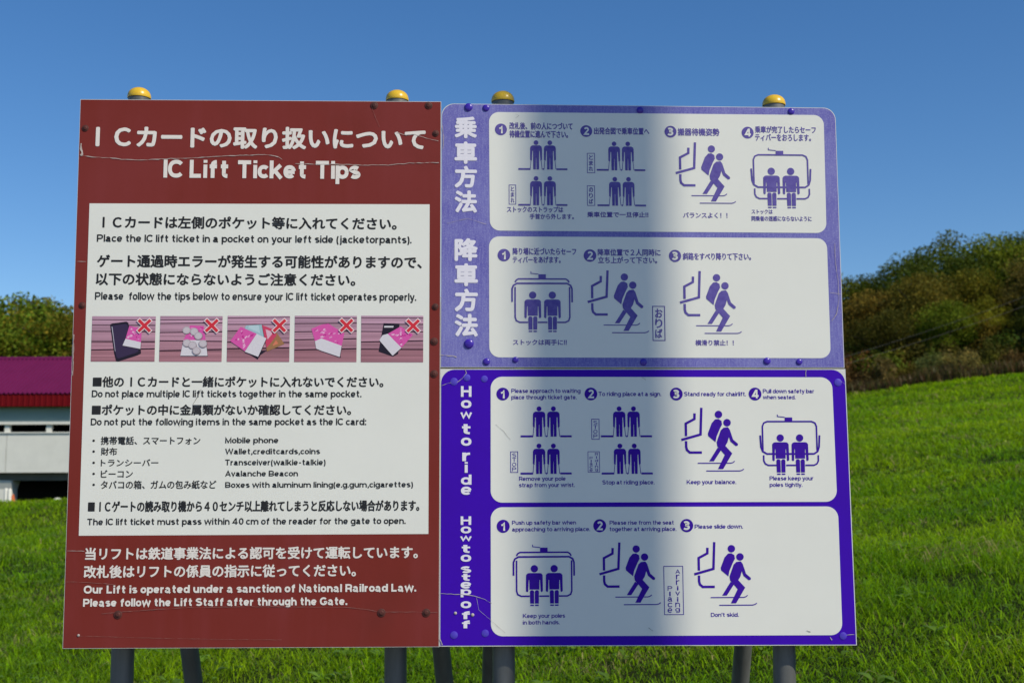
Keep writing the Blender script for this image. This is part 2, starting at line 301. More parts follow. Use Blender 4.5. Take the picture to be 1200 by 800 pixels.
PHOTOS = [
    ((-0.9907, -0.823, 1.8495, 1.971), [('printed_phone', [(0.284, 0.814), (0.313, 0.839), (0.537, 0.882), (0.57, 0.857), (0.588, 0.752), (0.776, 0.301), (0.785, 0.177), (0.732, 0.137), (0.432, 0.0), (0.396, 0.012), (0.36, 0.193)], 'dark'), ('printed_card_or_shadow', [(0.588, 0.789), (0.787, 0.727), (0.779, 0.425), (0.535, 0.503)], 'pink'), ('printed_card_or_shadow', [(0.535, 0.503), (0.779, 0.425), (0.774, 0.28), (0.492, 0.354)], 'white')], (0.828, 0.789)),
    ((-0.811, -0.6459, 1.8493, 1.972), [('printed_card_or_shadow', [(0.483, 0.798), (0.701, 0.783), (0.737, 0.472), (0.382, 0.472)], 'pink'), ('printed_card_or_shadow', [(0.382, 0.472), (0.737, 0.472), (0.773, 0.13), (0.337, 0.13)], 'white'), ('printed_coin', [(0.494, 0.689), (0.487, 0.65), (0.465, 0.62), (0.435, 0.606), (0.403, 0.611), (0.377, 0.634), (0.362, 0.669), (0.362, 0.71), (0.377, 0.745), (0.403, 0.768), (0.435, 0.773), (0.465, 0.758), (0.487, 0.728)], 'coin'), ('printed_coin', [(0.618, 0.658), (0.61, 0.619), (0.589, 0.589), (0.559, 0.575), (0.527, 0.58), (0.5, 0.603), (0.485, 0.638), (0.485, 0.678), (0.5, 0.714), (0.527, 0.737), (0.559, 0.742), (0.589, 0.727), (0.61, 0.697)], 'coin'), ('printed_coin', [(0.685, 0.565), (0.678, 0.526), (0.656, 0.496), (0.626, 0.482), (0.594, 0.487), (0.568, 0.51), (0.553, 0.545), (0.553, 0.585), (0.568, 0.621), (0.594, 0.644), (0.626, 0.648), (0.656, 0.634), (0.678, 0.604)], 'coin'), ('printed_coin', [(0.506, 0.41), (0.498, 0.371), (0.476, 0.341), (0.446, 0.327), (0.414, 0.332), (0.388, 0.354), (0.373, 0.39), (0.373, 0.43), (0.388, 0.466), (0.414, 0.488), (0.446, 0.493), (0.476, 0.479), (0.498, 0.449)], 'coin'), ('printed_coin', [(0.596, 0.363), (0.588, 0.324), (0.566, 0.294), (0.536, 0.28), (0.504, 0.285), (0.478, 0.308), (0.463, 0.343), (0.463, 0.383), (0.478, 0.419), (0.504, 0.442), (0.536, 0.447), (0.566, 0.432), (0.588, 0.402)], 'coin'), ('printed_coin', [(0.764, 0.394), (0.756, 0.355), (0.735, 0.325), (0.705, 0.311), (0.673, 0.316), (0.646, 0.339), (0.631, 0.374), (0.631, 0.414), (0.646, 0.45), (0.673, 0.473), (0.705, 0.478), (0.735, 0.463), (0.756, 0.433)], 'coin'), ('printed_coin', [(0.663, 0.239), (0.655, 0.2), (0.634, 0.17), (0.604, 0.156), (0.572, 0.161), (0.545, 0.184), (0.53, 0.219), (0.53, 0.259), (0.545, 0.295), (0.572, 0.318), (0.604, 0.322), (0.634, 0.308), (0.655, 0.278)], 'coin')], (0.831, 0.789)),
    ((-0.6324, -0.4665, 1.8491, 1.973), [('printed_card_or_shadow', [(0.286, 0.23), (0.642, 0.25), (0.539, 0.15), (0.494, 0.05)], 'dark'), ('printed_card_or_shadow', [(0.294, 0.79), (0.546, 0.81), (0.591, 0.51), (0.272, 0.7)], 'teal'), ('printed_card_or_shadow', [(0.791, 0.64), (0.917, 0.39), (0.642, 0.226), (0.628, 0.3)], 'brown'), ('printed_card_or_shadow', [(0.553, 0.8), (0.746, 0.7), (0.791, 0.574), (0.635, 0.3)], 'crimson'), ('printed_card_or_shadow', [(0.049, 0.45), (0.212, 0.76), (0.472, 0.61), (0.286, 0.23)], 'pink'), ('printed_card_or_shadow', [(0.472, 0.61), (0.628, 0.51), (0.501, 0.11), (0.286, 0.22)], 'white')], (0.835, 0.786)),  # first dark shape is the shadow under the cards, drawn into the print
    ((-0.4536, -0.2876, 1.8489, 1.9737), [('printed_card_or_shadow', [(0.351, 0.31), (0.738, 0.15), (0.753, 0.09), (0.396, 0.25)], 'dark'), ('printed_card_or_shadow', [(0.269, 0.72), (0.433, 0.81), (0.545, 0.83), (0.801, 0.62), (0.76, 0.35), (0.433, 0.51), (0.329, 0.45)], 'pink'), ('printed_card_or_shadow', [(0.329, 0.45), (0.433, 0.51), (0.76, 0.35), (0.731, 0.11), (0.44, 0.24), (0.351, 0.29)], 'white')], (0.835, 0.79)),  # dark sliver is the card's shadow, drawn into the picture
    ((-0.2758, -0.1091, 1.8486, 1.9745), [('printed_box', [(0.36, 0.84), (0.616, 0.83), (0.598, 0.18), (0.516, 0.12), (0.283, 0.226)], 'dark'), ('printed_label', [(0.372, 0.78), (0.521, 0.78), (0.516, 0.746), (0.368, 0.746)], 'white'), ('printed_card_or_shadow', [(0.427, 0.61), (0.635, 0.77), (0.836, 0.59), (0.65, 0.31)], 'pink'), ('printed_card_or_shadow', [(0.345, 0.58), (0.427, 0.61), (0.65, 0.31), (0.509, 0.14), (0.293, 0.47)], 'white')], (0.836, 0.78)),
]

# ------------------------------------------------------------------ helpers
def link(o, parent=None):
    COL.objects.link(o)
    if parent is not None: o.parent = parent
    return o
def tag(o, label=None, cat=None, group=None, kind=None):
    if label: o['label'] = label
    if cat: o['category'] = cat
    if group: o['group'] = group
    if kind: o['kind'] = kind
    return o
def empty(name, loc=(0, 0, 0), rz=0.0):
    o = bpy.data.objects.new(name, None); o.location = loc; o.rotation_euler = (0, 0, rz); o.empty_display_size = 0.1
    return link(o)
def mesh_obj(name, V, Fc, mat, parent=None, smooth=False):
    me = bpy.data.meshes.new(name); me.from_pydata([tuple(v) for v in V], [], [tuple(f) for f in Fc]); me.update()
    if mat is not None: me.materials.append(mat)
    if smooth:
        for p in me.polygons: p.use_smooth = True
    return link(bpy.data.objects.new(name, me), parent)
class MB:
    def __init__(s): s.V = []; s.F = []
    def add(s, V, Fc):
        n = len(s.V); s.V += [tuple(v) for v in V]; s.F += [tuple(i+n for i in f) for f in Fc]; return s
    def box(s, x0, x1, y0, y1, z0, z1):
        return s.add([(x0,y0,z0),(x1,y0,z0),(x1,y1,z0),(x0,y1,z0),(x0,y0,z1),(x1,y0,z1),(x1,y1,z1),(x0,y1,z1)],
                     [(3,2,1,0),(4,5,6,7),(0,1,5,4),(1,2,6,5),(2,3,7,6),(3,0,4,7)])
    def tube(s, pts, rads, n=10, caps=True):
        pts = [Vector(p) for p in pts]; rings = []
        for i, p in enumerate(pts):
            d = (pts[min(i+1, len(pts)-1)] - pts[max(i-1, 0)]).normalized()
            a = d.cross(Vector((0, 1, 0)) if abs(d.y) < .9 else Vector((1, 0, 0))).normalized(); b_ = d.cross(a)
            r = rads[i] if hasattr(rads, '__len__') else rads
            rings.append([p + a*r*math.cos(2*math.pi*k/n) + b_*r*math.sin(2*math.pi*k/n) for k in range(n)])
        V = [v for g in rings for v in g]; Fc = []
        for i in range(len(pts)-1):
            for k in range(n):
                Fc.append((i*n+k, i*n+(k+1) % n, (i+1)*n+(k+1) % n, (i+1)*n+k))
        if caps: Fc.append(tuple(range(n))[::-1]); Fc.append(tuple(range((len(pts)-1)*n, len(pts)*n)))
        return s.add(V, Fc)
    def lathe(s, prof, o=(0, 0, 0), axis='z', n=24):
        V = []; Fc = []
        for (r, h) in prof:
            for k in range(n):
                a = 2*math.pi*k/n
                V.append((o[0]+r*math.cos(a), o[1]+r*math.sin(a), o[2]+h) if axis == 'z' else (o[0]+r*math.cos(a), o[1]-h, o[2]+r*math.sin(a)) if axis == 'y' else (o[0]+h, o[1]+r*math.cos(a), o[2]+r*math.sin(a)))
        for i in range(len(prof)-1):
            for k in range(n): Fc.append((i*n+k, i*n+(k+1) % n, (i+1)*n+(k+1) % n, (i+1)*n+k))
        Fc.append(tuple(range((len(prof)-1)*n, len(prof)*n)))
        return s.add(V, Fc)
    def build(s, name, mat, parent=None, smooth=False): return mesh_obj(name, s.V, s.F, mat, parent, smooth)
def shade_auto(o, ang=40):
    me = o.data
    for p in me.polygons: p.use_smooth = True
    bm = bmesh.new(); bm.from_mesh(me)
    for e in bm.edges:
        if len(e.link_faces) == 2 and e.calc_face_angle(0) > rad(ang): e.smooth = False
    bm.to_mesh(me); bm.free()

# ------------------------------------------------------------------ materials
def mat(name, base, rough=0.5, spec=0.5, metal=0.0, vary=0.0, scale=8.0, stretch=(1, 1, 1), dark=None, bump=0.0, bscale=60.0):
    m = bpy.data.materials.new(name); m.use_nodes = True; nt = m.node_tree; N = nt.nodes; L = nt.links
    P = N['Principled BSDF']; P.inputs['Roughness'].default_value = rough; P.inputs['Specular IOR Level'].default_value = spec
    P.inputs['Metallic'].default_value = metal; P.inputs['Base Color'].default_value = (*base, 1)
    if vary > 0 or bump > 0:
        tc = N.new('ShaderNodeTexCoord'); mp = N.new('ShaderNodeMapping'); mp.inputs['Scale'].default_value = stretch
        L.new(tc.outputs['Object'], mp.inputs[0])
    if vary > 0:
        nz = N.new('ShaderNodeTexNoise'); nz.inputs['Scale'].default_value = scale; nz.inputs['Detail'].default_value = 8; nz.inputs['Roughness'].default_value = 0.65
        L.new(mp.outputs[0], nz.inputs['Vector'])
        rp = N.new('ShaderNodeValToRGB'); rp.color_ramp.elements[0].position = 0.3; rp.color_ramp.elements[1].position = 0.7
        d = dark if dark is not None else tuple(c*(1-vary) for c in base)
        rp.color_ramp.elements[0].color = (*d, 1); rp.color_ramp.elements[1].color = (*base, 1)
        L.new(nz.outputs['Fac'], rp.inputs[0]); L.new(rp.outputs[0], P.inputs['Base Color'])
    if bump > 0:
        n2 = N.new('ShaderNodeTexNoise'); n2.inputs['Scale'].default_value = bscale; n2.inputs['Detail'].default_value = 4
        L.new(mp.outputs[0], n2.inputs['Vector']); bp = N.new('ShaderNodeBump'); bp.inputs['Strength'].default_value = bump; bp.inputs['Distance'].default_value = 0.002
        L.new(n2.outputs['Fac'], bp.inputs['Height']); L.new(bp.outputs[0], P.inputs['Normal'])
    return m
M = {}
def weathered(name, base, pale, dirt, rough, streak=.5):
    m = bpy.data.materials.new(name); m.use_nodes = True; nt = m.node_tree; N = nt.nodes; L = nt.links; P = N['Principled BSDF']
    P.inputs['Roughness'].default_value = rough; P.inputs['Specular IOR Level'].default_value = .12; tc = N.new('ShaderNodeTexCoord'); cur = None
    for (sc, sx, sz, p0, p1, c, k) in ((1.7, 1, 1, .38, .68, pale, .75), (9, 2.2, .25, .48, .75, pale, streak), (5, 1, .8, .55, .8, dirt, .55), (120, 1, 1, .60, .72, dirt, .25)):
        mp = N.new('ShaderNodeMapping'); mp.inputs['Scale'].default_value = (sx, 1, sz); L.new(tc.outputs['Object'], mp.inputs[0])
        n = N.new('ShaderNodeTexNoise'); n.inputs['Scale'].default_value = sc; n.inputs['Detail'].default_value = 7; L.new(mp.outputs[0], n.inputs['Vector'])
        r = N.new('ShaderNodeMapRange'); r.inputs[1].default_value = p0; r.inputs[2].default_value = p1; r.inputs[4].default_value = k; L.new(n.outputs['Fac'], r.inputs[0])
        mx = N.new('ShaderNodeMixRGB'); mx.inputs[1].default_value = (*base, 1); mx.inputs[2].default_value = (*c, 1); L.new(r.outputs[0], mx.inputs[0])
        if cur is not None: L.new(cur, mx.inputs[1])
        cur = mx.outputs[0]
    L.new(cur, P.inputs['Base Color']); return m
M['white_panel'] = mat('white_panel', (0.76, 0.765, 0.71), .55, .2, vary=.05, scale=2.5, bump=.05, bscale=14)
M['white_print'] = mat('white_print', (0.78, 0.73, 0.68), .6, .3, vary=.07, scale=20)
M['black_print'] = mat('black_print', (0.012, 0.012, 0.014), .55, .3, vary=.3, scale=30, dark=(0.022, 0.022, 0.024))
M['bounce_gravel'] = mat('pale_bounce_gravel', (0.44, 0.42, 0.38), .9, .2, vary=.45, scale=45, bump=.6, bscale=60)
M['alu_plate'] = mat('alu_plate', (0.72, 0.72, 0.68), .5, .4, vary=.15, scale=6)
M['chip'] = mat('chip', (0.58, 0.50, 0.46), .7, .2, vary=.5, scale=40)
M['faint'] = mat('faint_crack', (0.34, 0.15, 0.13), .7, .2, vary=.5, scale=40)
M['dark'] = mat('dark_scratch', (0.20, 0.20, 0.20), .7, .2, vary=.5, scale=80)
M['grime'] = mat('grime', (0.42, 0.42, 0.40), .8, .1, vary=.4, scale=60)
M['bolt_red'] = mat('bolt_red', (0.12, 0.030, 0.024), .6, .25, vary=.6, scale=90, dark=(0.05, 0.022, 0.018))
M['bolt_blue'] = mat('bolt_blue', (0.055, 0.02, 0.42), .3, .5, vary=.3, scale=60)
M['bolt_flat'] = mat('bolt_flat', (0.085, 0.075, 0.52), .5, .4, vary=.4, scale=60, dark=(0.06, 0.02, 0.45))
M['faded_ink'] = mat('faded_ink', (0.145, 0.120, 0.38), .65, .15, vary=.45, scale=60, dark=(0.085, 0.060, 0.30))
M['violet_ink'] = mat('violet_ink', (0.046, 0.006, 0.36), .6, .12, vary=.3, scale=60, dark=(0.038, 0.005, 0.28))
M['violet_film'] = mat('violet_film', (0.047, 0.003, 0.43), .55, .10, vary=.15, scale=4, dark=(0.044, 0.003, 0.37), bump=.06, bscale=20)
M['pale_print'] = mat('pale_print', (0.78, 0.76, 0.84), .6, .3, vary=.06, scale=30)
def faded_film():
    m = bpy.data.materials.new('faded_violet_film'); m.use_nodes = True; nt = m.node_tree; N = nt.nodes; L = nt.links; P = N['Principled BSDF']
    P.inputs['Roughness'].default_value = .65; P.inputs['Specular IOR Level'].default_value = .15
    tc = N.new('ShaderNodeTexCoord')
    def noise(scale, sx, sz, detail=8):
        mp = N.new('ShaderNodeMapping'); mp.inputs['Scale'].default_value = (sx, 1, sz); L.new(tc.outputs['Object'], mp.inputs[0])
        n = N.new('ShaderNodeTexNoise'); n.inputs['Scale'].default_value = scale; n.inputs['Detail'].default_value = detail; n.inputs['Roughness'].default_value = .7
        L.new(mp.outputs[0], n.inputs['Vector']); return n
    a = noise(5, 1, 1); b = noise(70, 3.0, .35); c = noise(260, 1, 1, 3)
    def ramp(n, p0, p1, c0, c1):
        r = N.new('ShaderNodeValToRGB'); r.color_ramp.elements[0].position = p0; r.color_ramp.elements[1].position = p1
        r.color_ramp.elements[0].color = (*c0, 1); r.color_ramp.elements[1].color = (*c1, 1); L.new(n.outputs['Fac'], r.inputs[0]); return r
    r1 = ramp(a, .32, .68, (0.078, 0.066, 0.36), (0.170, 0.172, 0.47))
    r2 = ramp(b, .35, .75, (0, 0, 0), (1, 1, 1)); r3 = ramp(c, .5, .72, (0, 0, 0), (1, 1, 1))
    m1 = N.new('ShaderNodeMixRGB'); m1.inputs[2].default_value = (0.30, 0.30, 0.58, 1)
    k1 = N.new('ShaderNodeMath'); k1.operation = 'MULTIPLY'; k1.inputs[1].default_value = .55; L.new(r2.outputs[0], k1.inputs[0])
    L.new(k1.outputs[0], m1.inputs[0]); L.new(r1.outputs[0], m1.inputs[1])
    m2 = N.new('ShaderNodeMixRGB'); m2.inputs[2].default_value = (0.46, 0.46, 0.66, 1)
    k2 = N.new('ShaderNodeMath'); k2.operation = 'MULTIPLY'; k2.inputs[1].default_value = .4; L.new(r3.outputs[0], k2.inputs[0])
    L.new(k2.outputs[0], m2.inputs[0]); L.new(m1.outputs[0], m2.inputs[1]); L.new(m2.outputs[0], P.inputs['Base Color'])
    return m
M['faded_film'] = faded_film()
M['red_film'] = weathered('red_film', (0.178, 0.024, 0.017), (0.208, 0.036, 0.036), (0.135, 0.024, 0.018), .65)
def attr_mat(name, rough=.6, spec=.25, trans=0.0, objcol=False, gain=1.0):
    m = bpy.data.materials.new(name); m.use_nodes = True; nt = m.node_tree; N = nt.nodes; L = nt.links; P = N['Principled BSDF']
    P.inputs['Roughness'].default_value = rough; P.inputs['Specular IOR Level'].default_value = spec
    at = N.new('ShaderNodeAttribute'); at.attribute_name = 'col'; colour = at.outputs['Color']
    if objcol:
        oi = N.new('ShaderNodeObjectInfo'); mx = N.new('ShaderNodeMixRGB'); mx.blend_type = 'MULTIPLY'; mx.inputs[0].default_value = 1
        L.new(colour, mx.inputs[1]); L.new(oi.outputs['Color'], mx.inputs[2]); colour = mx.outputs[0]
    L.new(colour, P.inputs['Base Color'])
    if trans > 0:
        tr = N.new('ShaderNodeBsdfTranslucent'); L.new(colour, tr.inputs[0]); ms = N.new('ShaderNodeMixShader'); ms.inputs[0].default_value = trans
        L.new(P.outputs[0], ms.inputs[1]); L.new(tr.outputs[0], ms.inputs[2]); L.new(ms.outputs[0], N['Material Output'].inputs[0])
    return m
M['photo'] = attr_mat('photo_print', .55, .12)
M['blade'] = attr_mat('grass_blade', .42, .14, .5)
M['leaf'] = attr_mat('leaf', .65, .1, .35, objcol=True)
M['steel'] = mat('galvanised_steel', (0.165, 0.17, 0.165), .42, .45, metal=.2, vary=.45, scale=14, stretch=(1, 1, .15), bump=.1, bscale=80)
M['rail'] = mat('rail_steel', (0.32, 0.32, 0.31), .5, .5, metal=.4, vary=.3, scale=10)
M['cap'] = mat('yellow_cap', (0.78, 0.50, 0.03), .3, .5, vary=.15, scale=30, dark=(0.66, 0.40, 0.02))
M['bark'] = mat('bark', (0.09, 0.07, 0.05), .9, .1, vary=.5, scale=6)

# ------------------------------------------------------------------ terrain
YC, YS = math.cos(YAW), math.sin(YAW)
BD_D = 55.0
def smooth(t): t = np.clip(t, 0, 1); return t*t*(3-2*t)
def gz(x, y):
    x = np.asarray(x, float); y = np.asarray(y, float)
    z = 40*np.tanh((0.114*x + 0.0655*y)/40)
    z = z + 0.10*np.sin(x*.31+1.3)*np.sin(y*.23+.4)*smooth((np.hypot(x, y)-4)/10) + .25*np.sin(x*.09+y*.05)*smooth((np.hypot(x, y)-15)/30)
    z = z + 7*smooth((np.hypot(x, y)-100)/60)
    # level pad for the lift station
    dx, dy = x-CAM.x, y-CAM.y
    u = dx*YC - dy*YS; v = dx*YS + dy*YC
    d = np.hypot(np.maximum(np.maximum(-38-u, u+9.5), 0), np.maximum(np.maximum(BD_D-1.5-v, v-BD_D-12), 0))
    w = 1-smooth(d/13)
    return z*(1-w) + 1.27*w
def terrain():
    n = 230; t = np.linspace(-1, 1, n); g = np.sign(t)*(np.abs(t)**3.2*2400 + np.abs(t)*90)
    X, Y = np.meshgrid(g, g + 40); Z = gz(X, Y)
    V = np.stack([X, Y, Z], -1).reshape(-1, 3); idx = np.arange(n*n).reshape(n, n)
    Fc = np.stack([idx[:-1, :-1], idx[:-1, 1:], idx[1:, 1:], idx[1:, :-1]], -1).reshape(-1, 4)
    m = mat('shaded_turf_soil', (0.022, 0.036, 0.005), .95, .05, vary=.5, scale=1.2, dark=(0.016, 0.018, 0.006))  # soil, its colour darkened so gaps between blades read as shade
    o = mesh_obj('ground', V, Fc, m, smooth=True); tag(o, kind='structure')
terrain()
def added_bounce_gravel():  # unseen pale gravel, added to bounce fill light onto the boards
    nx, ny = 60, 40; X, Y = np.meshgrid(np.linspace(-16, 16, nx), np.linspace(-20, -.9, ny)); Y = Y+np.where(np.arange(ny)[:, None] == ny-1, .18*np.sin(X*2.1)+.1*np.sin(X*5.3), 0)
    V = np.stack([X, Y, gz(X, Y)+.012], -1).reshape(-1, 3); idx = np.arange(nx*ny).reshape(ny, nx)
    o = mesh_obj('added_bounce_gravel', V, np.stack([idx[:-1, :-1], idx[:-1, 1:], idx[1:, 1:], idx[1:, :-1]], -1).reshape(-1, 4), M['bounce_gravel'], smooth=True); tag(o, kind='structure')
added_bounce_gravel()

# ------------------------------------------------------------------ grass
def big_mesh(name, V, faces_n, loops, starts, cols, m):
    me = bpy.data.meshes.new(name); me.vertices.add(len(V)); me.vertices.foreach_set('co', V.astype(np.float32).ravel())
    me.loops.add(len(loops)); me.loops.foreach_set('vertex_index', loops.astype(np.int32))
    me.polygons.add(faces_n); me.polygons.foreach_set('loop_start', starts.astype(np.int32))
    a = me.attributes.new('col', 'FLOAT_COLOR', 'POINT'); a.data.foreach_set('color', np.concatenate([cols, np.ones((len(cols), 1))], 1).astype(np.float32).ravel())
    me.materials.append(m); me.update(calc_edges=True); me.validate()
    return link(bpy.data.objects.new(name, me))
def vnoise(x, y, s, seed):
    r = np.random.default_rng(seed); tab = r.random((64, 64)); x = x/s; y = y/s
    xi = np.floor(x).astype(int); yi = np.floor(y).astype(int); fx = smooth(x-xi); fy = smooth(y-yi)
    g = lambda i, j: tab[i % 64, j % 64]
    return (g(xi, yi)*(1-fx)+g(xi+1, yi)*fx)*(1-fy) + (g(xi, yi+1)*(1-fx)+g(xi+1, yi+1)*fx)*fy
def grass():
    P = []
    # (depth from, to, blades per square metre, half-angle margin)
    for d0, d1, dens in ((3.2, 5.2, 300), (5.2, 13, 2100), (13, 20, 1150), (20, 32, 470), (32, 52, 165), (52, 98, 58)):
        amax = rad(36); area = amax*(d1*d1-d0*d0); n = int(area*dens)
        rr = np.sqrt(RNG.random(n)*(d1*d1-d0*d0)+d0*d0); aa = (RNG.random(n)*2-1)*amax + YAW
        P.append(np.stack([CAM.x+rr*np.sin(aa), CAM.y+rr*np.cos(aa), rr], -1))
    P = np.concatenate(P); x, y, d = P.T
    # the field stops at the rough edge below the wood and at the station
    dx, dy = x-CAM.x, y-CAM.y; u = dx*YC-dy*YS; v = dx*YS+dy*YC
    keep = ~((u > -38) & (u < -9.5) & (v > BD_D-.2) & (v < BD_D+12)); keep &= (y > -.75)|(np.abs(x) > 16); keep &= d < 86+4*vnoise(x, y, 9, 3)
    dens = .40+.60*smooth((vnoise(x, y, .35, 5)*.5+vnoise(x, y, 1.3, 6)*.5-.22)/.35); keep &= RNG.random(len(x)) < dens
    x, y, d = x[keep], y[keep], d[keep]; n = len(x); z = gz(x, y)
    tall = .55+.9*vnoise(x, y, .6, 8)**1.3+.35*vnoise(x, y, 4, 9)
    L = (.045+.060*RNG.random(n))*tall*(1+np.clip((d-20)/90, 0, .6))
    W = np.maximum(.0050, .00048*d)*(.6+.8*RNG.random(n))
    long = RNG.random(n) < .22; L = np.where(long, L*1.75, L); W = np.where(long, W*1.25, W)
    az = RNG.random(n)*2*np.pi; lean = np.where(long, .9+.75*RNG.random(n), .45+1.15*RNG.random(n))
    hx, hy = np.cos(az), np.sin(az); fa = az+np.pi/2+(RNG.random(n)-.5)*1.4; sx, sy = np.cos(fa), np.sin(fa)
    base = np.stack([x, y, z-.006], -1)
    mid = base + np.stack([hx*L*lean*.36, hy*L*lean*.36, L*(.70-.10*lean)], -1)
    tip = base + np.stack([hx*L*lean*1.0, hy*L*lean*1.0, L*(1.08-.56*lean)], -1)
    s = np.stack([sx*W*.5, sy*W*.5, np.zeros(n)], -1)
    V = np.stack([base-s, base+s, mid+s*.85, mid-s*.85, tip], 1).reshape(-1, 3)
    k = np.arange(n)[:, None]*5
    loops = np.concatenate([k, k+1, k+2, k+3, k+3, k+2, k+4], 1).ravel(); st = (np.arange(n)[:, None]*7+np.array([0, 4])).ravel()
    p1 = vnoise(x, y, 1.7, 11); p2 = vnoise(x, y, 7, 12); h = RNG.random(n)
    mixv = np.clip(.45*p1+.35*p2+.35*h-.1, 0, 1)[:, None]
    c = np.array([.062, .225, .002])*(1-mixv)+np.array([.335, .490, .004])*mixv
    p3 = vnoise(x, y, .8, 15); dry = (RNG.random(n) < .025+.30*smooth((p3-.72)/.2))[:, None]; c = np.where(dry, np.array([.34, .31, .11]), c)
    c = c*(.55+.8*RNG.random((n, 1)))*np.where(long, 1.25, 1.0)[:, None]
    big = big_mesh('grass', V, 2*n, loops, st, np.repeat(c, 5, 0), M['blade']); tag(big, 'short green meadow grass covering the sloping field', 'grass', kind='stuff')
    # low broad leaves among the grass
    m = 2600; aa = (RNG.random(m)*2-1)*rad(29)+YAW; rr = np.sqrt(RNG.random(m)*(34**2-5**2)+5**2); x = CAM.x+rr*np.sin(aa); y = CAM.y+rr*np.cos(aa); z = gz(x, y)
    VV = []; LL = []; CC = []
    for i in range(m):
        s0 = .025+.05*random.random()**2; cc = np.array([.17, .30, .03])*(.7+.8*random.random())
        for j in range(random.randint(3, 6)):
            a = random.random()*6.28; r0 = s0*.3; ca, sa = math.cos(a), math.sin(a); h0 = z[i]+.03+.05*random.random(); b0 = len(VV)
            for (q, w, hh) in ((0, .12, 0), (.5, .42, .35), (1.05, .38, .42), (1.5, 0.02, .22)):
                for sg in (-1, 1): VV.append((x[i]+ca*(r0+q*s0)-sa*sg*w*s0, y[i]+sa*(r0+q*s0)+ca*sg*w*s0, h0+hh*s0)); CC.append(cc)
            for q in range(3): LL.append((b0+2*q, b0+2*q+1, b0+2*q+3, b0+2*q+2))
    LL = np.array(LL); o = big_mesh('broad_leaves', np.array(VV), len(LL), LL.ravel(), np.arange(len(LL))*4, np.array(CC), M['blade'])
    tag(o, 'low broad weed leaves scattered among the meadow grass', 'weeds', kind='stuff')
grass()

# ------------------------------------------------------------------ sign boards
def ribbon(pts, w, y=0.0, closed=False):
    """flat band of width w along a polyline in the xz plane, mitred"""
    P = [np.array(p, float) for p in pts]; n = len(P); V = []; Fc = []
    for i in range(n):
        a = P[i-1] if (i > 0 or closed) else P[i]; c = P[(i+1) % n] if (i < n-1 or closed) else P[i]
        d0 = P[i]-a; d1 = c-P[i]; l0 = np.hypot(*d0); l1 = np.hypot(*d1)
        if l0 < 1e-9: d0, l0 = d1, l1
        if l1 < 1e-9: d1, l1 = d0, l0
        d0 = d0/l0; d1 = d1/l1; n0 = np.array([-d0[1], d0[0]]); n1 = np.array([-d1[1], d1[0]]); mm = n0+n1; q = np.hypot(*mm)
        mm = mm/q if q > 1e-6 else n0; s = w/2/max(.45, mm@n0)
        for sg in (1, -1): V.append((P[i][0]+sg*s*mm[0], y, P[i][1]+sg*s*mm[1]))
    for i in range(n if closed else n-1):
        j = (i+1) % n; Fc.append((2*i+1, 2*j+1, 2*j, 2*i))
    return V, Fc
def arc(cx, cy, rx, ry, a0, a1, n=12, e=2.25):
    out = []
    for k in range(n+1):
        a = rad(a0+(a1-a0)*k/n); c, s = math.cos(a), math.sin(a)
        out.append((cx+rx*math.copysign(abs(c)**(2/e), c), cy+ry*math.copysign(abs(s)**(2/e), s)))
    return out
